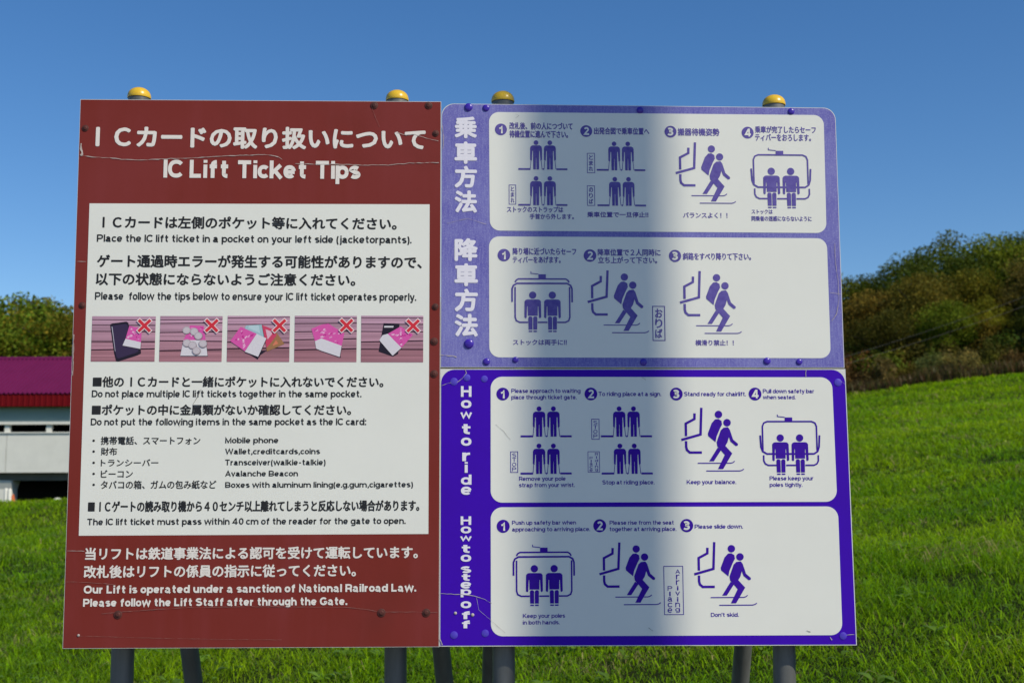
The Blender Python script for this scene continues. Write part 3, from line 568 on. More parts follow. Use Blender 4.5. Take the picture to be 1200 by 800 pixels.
def glyph(ch, w):
    """stroke centrelines of a plain grotesque letter; cap height 1, returns strokes and advance"""
    h = w/2; X = .745; D = -.29; t = 1-h; x = X-h; m = X/2
    def st(*p): return list(p)
    if ch == ' ': return [], .34
    if ch == 'o': return [arc(.36, m, .36-h, m-h, 0, 360, 26)], .76
    if ch == 'O': return [arc(.5, .5, .5-h, .5-h, 0, 360, 28)], 1.04
    if ch == '0': return [arc(.36, .5, .36-h, .5-h, 0, 360, 26)], .78
    if ch == 'c': return [arc(.36, m, .36-h, m-h, 42, 318, 20)], .70
    if ch == 'C': return [arc(.48, .5, .48-h, .5-h, 40, 320, 22)], .98
    if ch == 'e': return [arc(.36, m, .36-h, m-h, -42, -352, 22), st((h, m-h*.1), (.72-h*.6, m-h*.1))], .74
    if ch in 'bp': return [arc(.40, m, .36-h, m-h, 0, 360, 24), st((h, 0 if ch == 'b' else D), (h, 1 if ch == 'b' else X))], .80
    if ch in 'dq': return [arc(.36, m, .36-h, m-h, 0, 360, 24), st((.76-h, D if ch == 'q' else 0), (.76-h, 1 if ch == 'd' else X))], .82
    if ch == 'g': return [arc(.36, m, .36-h, m-h, 0, 360, 24), st((.76-h, X), (.76-h, -.06))+arc(.38, -.06, .38-h, -D-.06-h, 0, -150, 12)], .82
    if ch in 'nh': return [st((h, 0), (h, X if ch == 'n' else 1)), arc(.36, x-.30, .36-h, .30, 175, 0, 12)+[(.72-h, 0)]], .78
    if ch == 'm': return [st((h, 0), (h, X)), arc(.33, x-.27, .33-h, .27, 175, 0, 10)+[(.66-h, 0)], arc(.93-h, x-.27, .27, .27, 175, 0, 10)+[(1.20-h, 0)]], 1.26
    if ch == 'u': return [st((.72-h, X), (.72-h, 0)), [(h, X)]+arc(.36, h+.30, .36-h, .30, 180, 355, 12)], .78
    if ch == 'r': return [st((h, 0), (h, X)), arc(.40, x-.32, .40-h, .32, 180, 88, 8)], .46
    if ch == 'i': return [st((h, 0), (h, X)), st((h, .84), (h, 1))], .34+w*.2
    if ch == 'l': return [st((h, 0), (h, 1))], .34+w*.2
    if ch == 'j': return [st((.12, X), (.12, -.12))+arc(-.04, -.12, .16, .17-h, 0, -85, 6), st((.12, .84), (.12, 1))], .36
    if ch == 'f': return [arc(.42, .74, .24, .26-h, 92, 180, 8)+[(.18, 0)], st((0, X-h*.9), (.42, X-h*.9))], .44
    if ch == 't': return [[(.18, .96), (.18, .24)]+arc(.40, .24, .22, .24-h, 180, 268, 8), st((0, X-h*.9), (.42, X-h*.9))], .48
    if ch == 'k': return [st((h, 0), (h, 1)), st((.64, X), (h, .26)), st((.28, .46), (.68, 0))], .72
    if ch == 'v': return [st((.03+h*.6, X), (.35, h*.5), (.67-h*.6, X))], .70
    if ch == 'y': return [st((.03+h*.6, X), (.36, .06)), st((.69-h*.6, X), (.36, -.06), (.30, -.20), (.20, D+h), (.08, D+h))], .72
    if ch == 'w': return [st((.03+h*.5, X), (.30, h*.7), (.575, X-h*.3), (.85, h*.7), (1.12-h*.5, X))], 1.02
    if ch == 'x': return [st((.05, X), (.63, 0)), st((.63, X), (.05, 0))], .70
    if ch == 'z': return [st((.03, x), (.60-h, x), (h, h), (.62, h))], .68
    if ch == 's': return [arc(.33, x-(m-h)/2, .33-h, (m-h)/2, 35, 180, 10, 2.0)+arc(.33, h+(m-h)/2, .33-h, (m-h)/2, 90, -145, 14, 2.0)], .70
    if ch == 'S': return [arc(.44, t-(.5-h)/2, .42-h, (.5-h)/2, 30, 190, 10, 2.0)+arc(.44, h+(.5-h)/2, .44-h, (.5-h)/2, 90, -150, 14, 2.0)], .92
    if ch == 'a': return [arc(.33, x-.24, .31-h, .24, 155, 0, 10)+[(.64-h, .12), (.70-h*.4, 0)], arc(.32, .22, .32-h, .22-h, 60, 330, 14)+[(.64-h, .36), (.46, .43), (.22, .40)]], .73
    if ch == 'A': return [st((h*.7, 0), (.45, 1-h*.6), (.90-h*.7, 0)), st((.19, .30), (.71, .30))], .92
    if ch in 'BPR':
        a = [st((h, 0), (h, 1))]
        top = [(h, t)]+arc(.46, t-.23, .38-h, .23, 90, -90, 10)+[(h, t-.46)]
        if ch == 'B': return a+[top, [(h, t-.46)]+arc(.48, h+(t-.46-h)/2, .40-h, (t-.46-h)/2, 90, -90, 10)+[(h, h)]], .92
        if ch == 'P': return a+[top], .84
        return a+[top, st((.50, t-.46), (.66, .34), (.72, 0))], .92
    if ch == 'D': return [st((h, 0), (h, 1)), [(h, t)]+arc(.40, .5, .48-h, .5-h, 90, -90, 14)+[(h, h)]], .96
    if ch == 'G': return [arc(.49, .5, .49-h, .5-h, 42, 345, 22)+[(.96-h, .42), (.54, .42)]], 1.04
    if ch == 'H': return [st((h, 0), (h, 1)), st((.80-h, 0), (.80-h, 1)), st((h, .52), (.80-h, .52))], .92
    if ch == 'I': return [st((h, 0), (h, 1))], .34+w*.3
    if ch == 'K': return [st((h, 0), (h, 1)), st((.80, 1), (h, .34)), st((.32, .58), (.86, 0))], .94
    if ch == 'L': return [st((h, 1), (h, h), (.66, h))], .76
    if ch == 'M': return [st((h, 0), (h, t), (.49, .12), (.98-h, t), (.98-h, 0))], 1.10
    if ch == 'N': return [st((h, 0), (h, t*.99), (.80-h, h), (.80-h, 1))], .94
    if ch == 'T': return [st((0, t), (.76, t)), st((.38, t), (.38, 0))], .80
    if ch == 'W': return [st((h*.6, 1), (.32, h*.6), (.64, t), (.96, h*.6), (1.28-h*.6, 1))], 1.30
    if ch == '1': return [st((.42, 0), (.42, 1-h*.3), (.36, .84), (.12, .72))], .62
    if ch == '2': return [arc(.37, .70, .37-h, .30-h, 165, -30, 12, 2.0)+[(h, h), (.76, h)]], .80
    if ch == '3': return [arc(.37, .745, .35-h, .255-h, 150, -90, 12, 2.0)+arc(.37, h+(.50-h)/2, .38-h, (.50-h)/2, 90, -150, 14, 2.0)], .80
    if ch == '4': return [st((.54, 0), (.54, 1)), st((.54-h*.6, 1-h*.5), (.05, .28), (.78, .28))], .82
    if ch == '.': return [st((h, 0), (h, w*1.05))], .34+w*.2
    if ch == ',': return [st((h*1.3, w*1.05), (h*1.2, .02), (h*.5, -.14))], .36+w*.2
    if ch == ':': return [st((h, 0), (h, w*1.05)), st((h, X-w*1.05), (h, X))], .36+w*.2
    if ch == '-': return [st((.03, .40), (.36, .40))], .42
    if ch == "'": return [st((h, .68), (h, 1))], .28
    if ch == '(': return [arc(.34, .36, .28, .66, 120, 240, 10, 2.0)], .38
    if ch == ')': return [arc(.04, .36, .28, .66, 60, -60, 10, 2.0)], .40
    raise KeyError(ch)
def latin(s, w, sp=1.0):
    V = []; Fc = []; x = 0; k = 0
    for ch in s:
        sts, adv = glyph(ch, w)
        if sts:                                 # side bearings: straight stems need more room than bowls and diagonals
            lo = min(a for p in sts for a, b in p)-w/2; hi = max(a for p in sts for a, b in p)+w/2
            g = .045 if ch in 'ocedqgaOCGS' else .02 if ch in 'vwyxATtfj' else .085; g2 = .05 if ch in 'ocebpsOCDS0' else .015 if ch in 'vwyxkKALTrft' else .085
            x += g*sp-lo; adv = hi+g2*sp
        for p in sts:
            v, f = ribbon([(a+x, b) for a, b in p], w, -k % 5*2e-5); k += 1; n = len(V); V += v; Fc += [tuple(i+n for i in q) for q in f]
        x += adv
    return np.array(V), Fc
_jc = {}
def kanji(s):
    if s not in _jc:
        cu = bpy.data.curves.new('type', 'FONT'); cu.body = s.replace('Ｉ', '　'); cu.resolution_u = 3
        ob = bpy.data.objects.new('type', cu); COL.objects.link(ob)
        me = bpy.data.meshes.new_from_object(ob.evaluated_get(bpy.context.evaluated_depsgraph_get()))
        V = np.array([v.co[:] for v in me.vertices]); Fc = [tuple(p.vertices) for p in me.polygons]
        bpy.data.objects.remove(ob); bpy.data.curves.remove(cu); bpy.data.meshes.remove(me)
        for i, ch in enumerate(s):
            if ch == 'Ｉ':                      # plain stem, no serifs
                n = len(V); x = (i+.5)*EM; V = np.concatenate([V, [(x-.045*EM, -.02*EM, 0), (x+.045*EM, -.02*EM, 0), (x+.045*EM, .76*EM, 0), (x-.045*EM, .76*EM, 0)]]); Fc.append((n, n+1, n+2, n+3))
        _jc[s] = (np.stack([V[:, 0], V[:, 2], V[:, 1]], -1), Fc)
    return _jc[s]
EM = 1.0
_a = kanji('口口')[0][:, 0]; _b = kanji('口')[0][:, 0]; EM = (_a.max()-_a.min())-(_b.max()-_b.min())
# style: ink material per board, stroke weight of latin (cap=1), emboldening of kanji (em), depth
STY = {'title': ('white_print', .222, .036), 'title2': ('white_print', .225, .030), 'black': ('black_print', .17, .032), 'blackthin': ('black_print', .19, .02),
       'blacksmall': ('black_print', .15, .022), 'side': ('pale_print', .25, .040), 'pj': (None, .18, .026), 'pe': (None, .17, .02)}
INK = {'upper': 'faded_ink', 'lower': 'violet_ink'}
def fit(V, Fc, x0, x1, z0, z1, y, bold=0.0, em=0.0, cap=None):
    V = V.copy(); a = V[:, 0].min(); b = V[:, 0].max(); c = V[:, 2].min(); d = V[:, 2].max()
    if cap is not None: c, d = 0.0, 1.0
    be = bold*em
    kx = (x1-x0-2*be)/max(b-a, 1e-6); kz = (z1-z0-(2*be if cap is None else 0))/max(d-c, 1e-6)
    P = np.stack([x0+be+(V[:, 0]-a)*kx, y+V[:, 1]*1.0, (z0+(be if cap is None else 0))+(V[:, 2]-c)*kz], -1)
    if be <= 0: return P, Fc
    PV = [P]; FF = list(Fc); n = len(P)
    for k in range(8):
        t = 2*math.pi*k/8; PV.append(P+np.array([be*math.cos(t), (k+1)*2.5e-5, be*math.sin(t)])); FF += [tuple(i+n*(k+1) for i in f) for f in Fc]
    return np.concatenate(PV), FF
def rounded(quad, r, which=(1, 1, 1, 1), n=9):
    """quad TL,TR,BR,BL -> outline with rounded corners"""
    out = []; Q = [np.array(q, float) for q in quad]
    for i in range(4):
        p = Q[i]; a = Q[i-1]-p; c = Q[(i+1) % 4]-p; a /= np.hypot(*a); c /= np.hypot(*c)
        if not which[i]: out.append(tuple(p)); continue
        o = p+(a+c)*r
        for k in range(n+1):
            t = k/n*math.pi/2; out.append(tuple(o-c*r*math.cos(t)-a*r*math.sin(t)))
    return out
def sheet(name, outline, y, m, parent): return mesh_obj(name, [(p[0], y, p[1]) for p in outline], [tuple(range(len(outline)))[::-1]], m, parent)
def slab(name, outline, y0, y1, m, parent):
    n = len(outline); V = [(p[0], y0, p[1]) for p in outline]+[(p[0], y1, p[1]) for p in outline]
    return mesh_obj(name, V, [tuple(range(n))[::-1], tuple(range(n, 2*n))]+[(i, (i+1) % n, n+(i+1) % n, n+i) for i in range(n)], m, parent)
YF, YP, YL = -0.0005, -0.0010, -0.0016        # film, panel and ink lie one over the other on the plate's front face (y = 0)
BOARDS = {}; PAN = {}
def inset(q, d):
    c = np.mean(np.array(q), 0); return [tuple(np.array(p)+np.sign(c-np.array(p))*d) for p in q]
for key, lab, film in (('red', 'tall brown-red board with Japanese and English lift ticket tips on a white panel', 'red_film'),
                       ('upper', 'faded violet chairlift board with Japanese riding steps, mounted above its brighter English twin', 'faded_film'),
                       ('lower', 'deep violet chairlift board headed How to ride and How to step off', 'violet_film')):
    q = PLATES[key]; b0 = empty('sign_board', (q[3][0]*.5+q[2][0]*.5, 0, q[3][1])); tag(b0, lab, 'sign board'); BOARDS[key] = b0
    if key == 'red':
        slab('plate', q, 0, .004, M['alu_plate'], b0); sheet('face_film', inset(q, .0012), YF, M[film], b0); rr = 0
    elif key == 'upper':
        slab('plate', rounded(q, .034, (1, 1, 0, 0)), 0, .004, M['alu_plate'], b0); sheet('face_film', rounded(inset(q, .0015), .034, (1, 1, 0, 0)), YF, M[film], b0); rr = .028
    else:
        slab('plate', q, 0, .004, M['alu_plate'], b0); sheet('face_film', rounded(inset(q, .0022), .036, (1, 1, 0, 0)), YF, M[film], b0); rr = .031
    PAN[key] = []
    for p in PANELS[key]: PAN[key].append(sheet('white_panel', rounded(p, rr) if rr else p, YP, M['white_panel'], b0))
def settle(root):
    """parts built in scene coordinates move into their thing's own frame"""
    T = Matrix.Translation(-root.location)
    for c in root.children_recursive: c.data.transform(T)
def pieces(V, Fc, gap=.004):
    iv = sorted((min(V[i][0] for i in f), max(V[i][0] for i in f), k) for k, f in enumerate(Fc)); groups = [[iv[0][2]]]; hi = iv[0][1]
    for a, b, k in iv[1:]:
        if a > hi+gap: groups.append([])
        groups[-1].append(k); hi = max(hi, b)
    for g in groups:
        ids = sorted({i for k in g for i in Fc[k]}); mp = {i: j for j, i in enumerate(ids)}; yield V[ids], [tuple(mp[i] for i in Fc[k]) for k in g]
for (bd, pn, kind, s, x0, x1, z0, z1, stl) in TEXTS:
    ink, lw, bold = STY[stl]; ink = M[ink or INK[bd]]; par = PAN[bd][pn] if pn >= 0 else BOARDS[bd]
    hgt = z1-z0
    if kind == 'J': V, Fc = kanji(s); V, Fc = fit(V, Fc, x0, x1, z0, z1, YL, bold, hgt*1.05)
    elif kind == 'L': V, Fc = latin(s, lw, .25 if stl == 'title' else .5); V, Fc = fit(V, Fc, x0, x1, z0, z1, YL, cap=1)
    else: V, Fc = latin(s, .20 if stl == 'side' else .13); V, Fc = fit(V, Fc, x0, x1, z0, z1, YL)
    if stl == 'title' or 'Ｉ' in s:              # widely spaced pieces are parts of their own
        for v, f in pieces(np.array(V), Fc): mesh_obj('lettering', v, f, ink, par)
    else: mesh_obj('lettering', V, Fc, ink, par)
for (bd, pn, x0, x1, z0, z1, w) in FRAMES:
    V, Fc = ribbon([(x0, z0), (x1, z0), (x1, z1), (x0, z1)], w, YL, True); mesh_obj('notice_frame', V, Fc, M[INK[bd]], PAN[bd][pn])
for (bd, pn, num, x, z, r) in BADGES:
    bo = sheet('number_badge', [(x+r*math.cos(a*math.pi/18), z+r*math.sin(a*math.pi/18)) for a in range(36, 0, -1)], YL, M[INK[bd]], BOARDS[bd])
    V, Fc = latin(str(num), .22); wd = {1: .40, 2: .62, 3: .62, 4: .70}[num]*r; V, Fc = fit(V, Fc, x-wd*.85, x+wd*.75, z-r*.68, z+r*.68, YL-.0006); mesh_obj('numeral', V, Fc, M['white_panel'], bo)

# pictograms, drawn in drawing units about an anchor head
def disc(cx, cy, r, n=22): return [(cx+r*math.cos(2*math.pi*k/n), cy+r*math.sin(2*math.pi*k/n)) for k in range(n)]
def pict(kind):
    """list of ('p', polygon) and ('s', polyline, width); drawing units, y down"""
    o = []
    if kind == 'skier':
        o += [('s', [(330, 240), (323, 383), (220, 412)], 13), ('s', [(293, 270), (292, 300), (245, 325), (245, 392)], 13), ('s', [(245, 418), (245, 450), (249, 466), (264, 479), (328, 479)], 13),
              ('p', disc(421, 276, 20)), ('p', disc(466, 320, 20)),
              ('p', [(402, 302), (420, 300), (436, 310), (439, 330), (428, 350), (408, 395), (402, 424), (364, 392), (362, 378), (384, 322)]),
              ('p', [(413, 453), (431, 466), (391, 526), (366, 526)]),
              ('p', [(446, 347), (470, 344), (480, 358), (496, 410), (522, 433), (520, 443), (510, 445), (483, 422), (474, 396), (466, 425), (454, 444), (490, 484), (440, 567), (412, 567), (450, 492), (411, 446), (408, 424), (432, 360)]),
              ('s', [(305, 536), (480, 536), (492, 533), (502, 525)], 5), ('s', [(350, 577), (528, 577), (540, 574), (550, 567)], 5)]
        ax, ay = 466, 320
    elif kind == 'stand':
        for dx in (0, 77):
            o += [('p', disc(556+dx, 246, 13)), ('p', [(x+dx, y) for x, y in [(523, 276), (527, 266), (536, 261), (576, 261), (585, 266), (589, 276), (589, 342), (580, 346), (577, 292), (573, 292), (572, 395), (558, 395), (557, 330), (555, 330), (554, 395), (540, 395), (539, 292), (535, 292), (532, 346), (523, 342)]]),
                  ('s', [(528+dx, 342), (523+dx, 394)], 3), ('s', [(584+dx, 342), (589+dx, 394)], 3)]
        o += [('s', [(457, 393), (524, 393)], 10), ('s', [(592, 393), (599, 393)], 8), ('s', [(669, 393), (730, 393)], 10)]
        ax, ay = 556, 246
    else:
        people = (751, 855) if kind == 'down' else (522, 627); hy = 402 if kind == 'down' else 370
        for hx in people:
            o.append(('p', disc(hx, hy, 19.5)))
            B_ = [(-44, 34), (-38, 26), (-30, 23), (30, 23), (38, 26), (44, 34), (45, 118), (38, 124), (33, 120), (30, 60), (27, 60), (26, 110)]
            o.append(('p', [(hx+x, hy+y) for x, y in B_+[(-x, y) for x, y in B_[6:][::-1]]]))
            for s in (-1, 1): o.append(('p', [(hx+s*2, hy+120), (hx+s*8, hy+114), (hx+s*20, hy+114), (hx+s*24, hy+122), (hx+s*23, hy+184), (hx+s*2, hy+184)])); o.append(('s', [(hx+s*3, hy+193), (hx+s*22, hy+193)], 7))
        if kind == 'down':
            def rr(x0, x1, ya, yb, r): return [(x0, ya), (x0, yb+r), (x0+r*.3, yb+r*.3), (x0+r, yb), (x1-r, yb), (x1-r*.3, yb+r*.3), (x1, yb+r), (x1, ya)]
            o += [('s', rr(657, 947, 470, 314, 26), 8), ('s', [(660, 494), (660, 524), (668, 540), (684, 548), (732, 548)], 8), ('s', [(882, 548), (928, 548), (944, 540), (952, 524), (952, 494)], 8), ('s', [(779, 548), (834, 548)], 8),
                  ('s', [(644, 388), (647, 450), (656, 474), (678, 487), (930, 487), (950, 474), (958, 450), (962, 388)], 9), ('p', [(778, 292), (818, 292), (818, 313), (778, 313)]), ('s', [(739, 276), (739, 287), (778, 291)], 4)]
        else:
            o += [('s', [(428, 301), (434, 290), (446, 283), (700, 283), (711, 290), (718, 302)], 8), ('s', [(412, 406), (412, 336), (419, 318), (438, 307), (707, 307), (726, 318), (733, 336), (733, 408)], 9),
                  ('s', [(428, 326), (428, 488), (434, 506), (452, 515), (497, 515)], 8), ('s', [(652, 515), (696, 515), (714, 506), (720, 488), (720, 326)], 8), ('s', [(548, 515), (600, 515)], 8),
                  ('p', [(553, 258), (593, 258), (593, 281), (553, 281)]), ('s', [(513, 242), (513, 253), (553, 257)], 4)]
        ax, ay = people[0], hy
    return o, ax, ay
from mathutils.geometry import tessellate_polygon
for (bd, pn, kind, X, Z, kx, kz) in PICTOGRAMS:
    sh, ax, ay = pict(kind); V = []; Fc = []; dz = 0
    for e in sh:
        pts = [((x-ax)/4.573*kx, -(y-ay)/4.573*kz) for x, y in e[1]]; dz = (dz+1) % 60; yy = YL-dz*1.2e-5; n = len(V)
        if e[0] == 's': v, f = ribbon([(X+a, Z+b) for a, b in pts], e[2]/4.573*kx, yy); V += v; Fc += [tuple(i+n for i in q) for q in f]
        else:
            tri = tessellate_polygon([[Vector((a, b, 0)) for a, b in pts]]); V += [(X+a, yy, Z+b) for a, b in pts]
            for t in tri:
                a, b, c = [Vector(pts[i]) for i in t]; fl = (b.x-a.x)*(c.y-a.y)-(b.y-a.y)*(c.x-a.x)
                Fc.append(tuple(i+n for i in (t if fl > 0 else t[::-1])))
    mesh_obj('pictogram', V, Fc, M[INK[bd]], PAN[bd][pn])

for (bd, x, z, r) in BOLTS:
    mb = MB()
    if r < .006: mb.lathe([(r, 0), (r*.9, r*.4), (r*.3, r*.55)], (x, YF, z), 'y', 12); mb.build('rivet', M['chip'], BOARDS[bd], True); continue
    if bd == 'red': mb.lathe([(r, 0), (r, .0012), (r*.92, .0018), (r*.62, .0019), (r*.55, .0032), (r*.42, .0038), (r*.12, .0039), (.0001, .0026)], (x, YF, z), 'y', 20); m = M['bolt_red']
    elif bd == 'upper': mb.lathe([(r, 0), (r*.98, r*.14), (r*.82, r*.30), (r*.5, r*.40), (r*.2, r*.44), (.0001, r*.44)], (x, YF, z), 'y', 20); m = M['bolt_blue']
    else: mb.lathe([(r, 0), (r*.95, r*.10), (r*.6, r*.20), (r*.2, r*.23), (.0001, r*.23)], (x, YF, z), 'y', 20); m = M['bolt_flat']
    o = mb.build('bolt', m, BOARDS[bd]); shade_auto(o, 45)
for (bd, pts, w, mm) in SCRATCHES:
    P = [pts[0]]
    for a, b in zip(pts, pts[1:]):
        k = max(2, int(math.dist(a, b)/.008))
        for i in range(1, k+1): P.append((a[0]+(b[0]-a[0])*i/k+random.uniform(-1, 1)*w*.5, a[1]+(b[1]-a[1])*i/k+random.uniform(-1, 1)*w*.5))
    V, Fc = ribbon(P, w, YL-.0004)
    V = [(x+random.uniform(-.3, .3)*w, y, z+random.uniform(-.5, .5)*w) for x, y, z in V]
    mesh_obj('scratch', V, Fc, M[mm], BOARDS[bd])

# printed photographs of the ticket tips
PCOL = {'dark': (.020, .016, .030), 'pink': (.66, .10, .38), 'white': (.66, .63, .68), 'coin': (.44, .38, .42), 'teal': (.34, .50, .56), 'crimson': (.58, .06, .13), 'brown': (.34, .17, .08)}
def cmesh(name, polys, y, parent):
    V = []; Fc = []; C = []
    for (pl, c, dy) in polys:
        n = len(V); V += [(a, y-dy, b) for a, b in pl]; A = sum(pl[i][0]*pl[(i+1) % len(pl)][1]-pl[(i+1) % len(pl)][0]*pl[i][1] for i in range(len(pl)))
        ids = list(range(n, n+len(pl))); Fc.append(tuple(ids if A > 0 else ids[::-1])); C += [c]*len(pl) if not isinstance(c, list) else c
    o = mesh_obj(name, V, Fc, M['photo'], parent); at = o.data.attributes.new('col', 'FLOAT_COLOR', 'POINT')
    at.data.foreach_set('color', np.array([(*c, 1) for c in C], np.float32).ravel()); return o
for ip, (bx, items, cr) in enumerate(PHOTOS):
    rg = random.Random(50+ip); x0, x1, z0, z1 = bx
    def U(p): return (x0+p[0]*(x1-x0), z0+p[1]*(z1-z0))
    cuts = [0]+[v+rg.uniform(-.03, .03) for v in (.26, .46, .66, .82, .93)]+[1.0]; polys = []
    for a, b in zip(cuts, cuts[1:]):
        t = rg.uniform(.85, 1.1); w0 = np.array((.34, .145, .17))*t; w1 = np.array((.56, .34, .46))*t; ev = .5*(a+b)
        c0 = tuple(w0*(1-ev)+w1*ev); c1 = tuple(np.array(c0)*.82); n = 7
        for k in range(n):
            ya = a+(b-a)*k/n; yb = a+(b-a)*(k+1)/n; f = rg.uniform(.78, 1.18); g = rg.uniform(.85, 1.1)
            polys.append(([U((0, ya)), U((1, ya)), U((1, yb)), U((0, yb))], [tuple(np.array(c0)*f), tuple(np.array(c0)*f*g), tuple(np.array(c0)*f*g), tuple(np.array(c1)*f)], 0))
    for c in cuts[1:-1]:
        h = .010+.012*(1-c); sl = rg.uniform(-.01, .03); polys.append(([U((0, c-h)), U((1, min(.995, c-h+sl))), U((1, min(.998, c+h*.6+sl))), U((0, c+h*.4))], (.045, .018, .03), .0002))
    ph = cmesh('printed_photo', polys, YL, BOARDS['red'])
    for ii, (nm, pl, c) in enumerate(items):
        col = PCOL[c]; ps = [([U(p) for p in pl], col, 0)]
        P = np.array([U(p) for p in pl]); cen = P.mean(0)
        if c == 'pink':
            e = P[1]-P[0]; e2 = P[-1]-P[0]
            for k in range(26):
                q = cen+(P[rg.randrange(len(P))]-cen)*rg.uniform(0, .75); s = rg.uniform(.0016, .0045); d = e/np.hypot(*e)*s; d2 = e2/np.hypot(*e2)*rg.uniform(.001, .002)
                ps.append(([tuple(q-d-d2), tuple(q+d-d2), tuple(q+d+d2), tuple(q-d+d2)], rg.choice([(.74, .30, .55), (.52, .03, .26), (.80, .48, .66)]), .0001+k*4e-6))
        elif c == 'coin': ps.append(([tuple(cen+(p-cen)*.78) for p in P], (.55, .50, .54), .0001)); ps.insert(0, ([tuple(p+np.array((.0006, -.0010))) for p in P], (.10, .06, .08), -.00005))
        elif c == 'dark' and nm == 'printed_phone': ps.append(([tuple(cen+(p-cen)*.86+np.array((-.001, .001))) for p in P], (.045, .030, .075), .0001)); ps.append(([tuple(P[0]*.9+cen*.1), tuple(P[0]*.86+cen*.14+np.array((.001, 0))), tuple(P[-1]*.86+cen*.14), tuple(P[-1]*.9+cen*.1)], (.42, .40, .48), .0002))
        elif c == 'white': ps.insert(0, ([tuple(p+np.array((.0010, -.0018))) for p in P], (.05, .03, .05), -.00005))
        elif c == 'crimson': ps.append(([tuple(cen+(p-cen)*.45+np.array((-.002, .003))) for p in P], (.70, .42, .52), .0001))
        elif c == 'brown': ps.append(([tuple(cen+(p-cen)*.3+np.array((.004, .001))) for p in P], (.66, .20, .12), .0001))
        elif c == 'teal': ps.append(([tuple(cen+(p-cen)*.6+np.array((0, .004))) for p in P], (.46, .60, .66), .0001))
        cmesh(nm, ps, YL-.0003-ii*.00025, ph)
    cx, cz = U(cr); h = .0155
    for nm, wdt, col, dy in (('cross_outline', .0125, (.80, .66, .68), .0024), ('red_cross', .0082, (.62, .035, .055), .0027)):
        ex = h+(.0018 if wdt > .01 else 0); ps = []
        for s in (-1, 1):
            v, f = ribbon([(cx-ex, cz-s*ex), (cx+ex, cz+s*ex)], wdt); q = [(v[i][0], v[i][2]) for i in (0, 1, 3, 2)]; ps.append((q, col, .0001*(s+1)))
        cmesh(nm, ps, YL-dy, ph)

for _b in BOARDS.values(): settle(_b)

# ------------------------------------------------------------------ stands of the boards
def stand(label, posts, yc, rails, braces):
    root = empty('sign_stand', ((posts[0][0]+posts[1][0])/2, yc, float(gz(posts[0][0], yc)))); tag(root, label, 'sign stand')
    for (xb, xt, zt) in posts:
        zb = float(gz(xb, yc))-.25; k = (xt-xb)/1.6
        o = MB().tube([(xb+k*(z-1.03), yc, z) for z in (zb, 1.03, zt-.024)], .0302, 28).build('post', M['steel'], root); shade_auto(o)
        prof = [(.0290, .0015), (.0322, 0), (.0328, .0015), (.0328, .0065)]+[(.0324*math.cos(a*math.pi/20), .0065+.0255*math.sin(a*math.pi/20)) for a in range(1, 10)]+[(.0002, .0320)]
        c = MB().lathe(prof, (xt, yc, zt-.0320), 'z', 28).build('cap', M['cap'], o); shade_auto(c, 60)
    for (z, x0, x1, y0) in rails:
        MB().box(x0, x1, y0, y0+.004, z-.02, z+.02).box(x0, x1, y0+.004, yc-.027, z+.016, z+.02).build('rail', M['rail'], root)
    for (xt, zt, xm, ym, zm) in braces:
        t = Vector((xt, yc+.01, zt)); m_ = Vector((xm, ym, zm)); d = m_-t; g = t+d*((zt-.0)/(zt-zm)); zg = float(gz(g.x, g.y))-.2; g = t+d*((zt-zg)/(zt-zm))
        o = MB().tube([t, m_, g], .0275, 24).build('brace', M['steel'], root); shade_auto(o)
    settle(root)
    return root
stand('galvanised pipe stand with yellow caps and raked braces behind the red board', [(-.9156, -.9205, 2.6447), (-.1832, -.1908, 2.6451)], .135,
      [(2.545, -1.03, -.075, .0042), (2.02, -1.03, -.075, .0042), (1.195, -1.03, -.075, .0042)], [(-.919, 2.25, -.8284, .62, .9781), (-.188, 2.25, -.0598, .62, .9715)])
stand('galvanised pipe stand with yellow caps and raked braces behind the violet boards', [(.1082, .1094, 2.6240), (.8660, .8810, 2.6214)], .070,
      [(2.54, -.05, 1.02, .0042), (1.855, -.05, 1.02, .0042), (1.80, -.05, 1.02, .0042), (1.125, -.05, 1.02, .0042)], [(.109, 2.25, .0891, .62, .9702), (.879, 2.25, .8703, .62, .9635)])

# ------------------------------------------------------------------ chairlift tower standing beyond the frame; its shadow crosses the violet boards
def tower():
    Lh = 7.2; X = .358+Lh*math.sin(SUN_AZ); Y = -Lh*math.cos(SUN_AZ); z0 = float(gz(X, Y)); root = empty('lift_tower', (X, Y, z0))
    tag(root, 'grey tubular chairlift tower beside the signs', 'lift tower')
    o = MB().tube([(0, 0, -.4), (0, 0, 11.6)], .132, 32).build('mast', M['steel'], root); shade_auto(o)
    MB().box(-.3, .3, -.3, .3, -.3, .06).build('footing', M['alu_plate'], root)
    MB().box(-1.6, 1.6, -.09, .09, 11.6, 11.8).build('crossarm', M['steel'], root)
    for s in (-1, 1):
        for k in range(4):
            MB().lathe([(.14, -.03), (.15, -.02), (.12, 0), (.15, .02), (.14, .03)], (s*1.5, -.45+.3*k, 11.45), 'x', 16).build('sheave', M['rail'], root)
        MB().box(s*1.5-.03, s*1.5+.03, -.65, .65, 11.5, 11.62).build('sheave_beam', M['rail'], root)
tower()

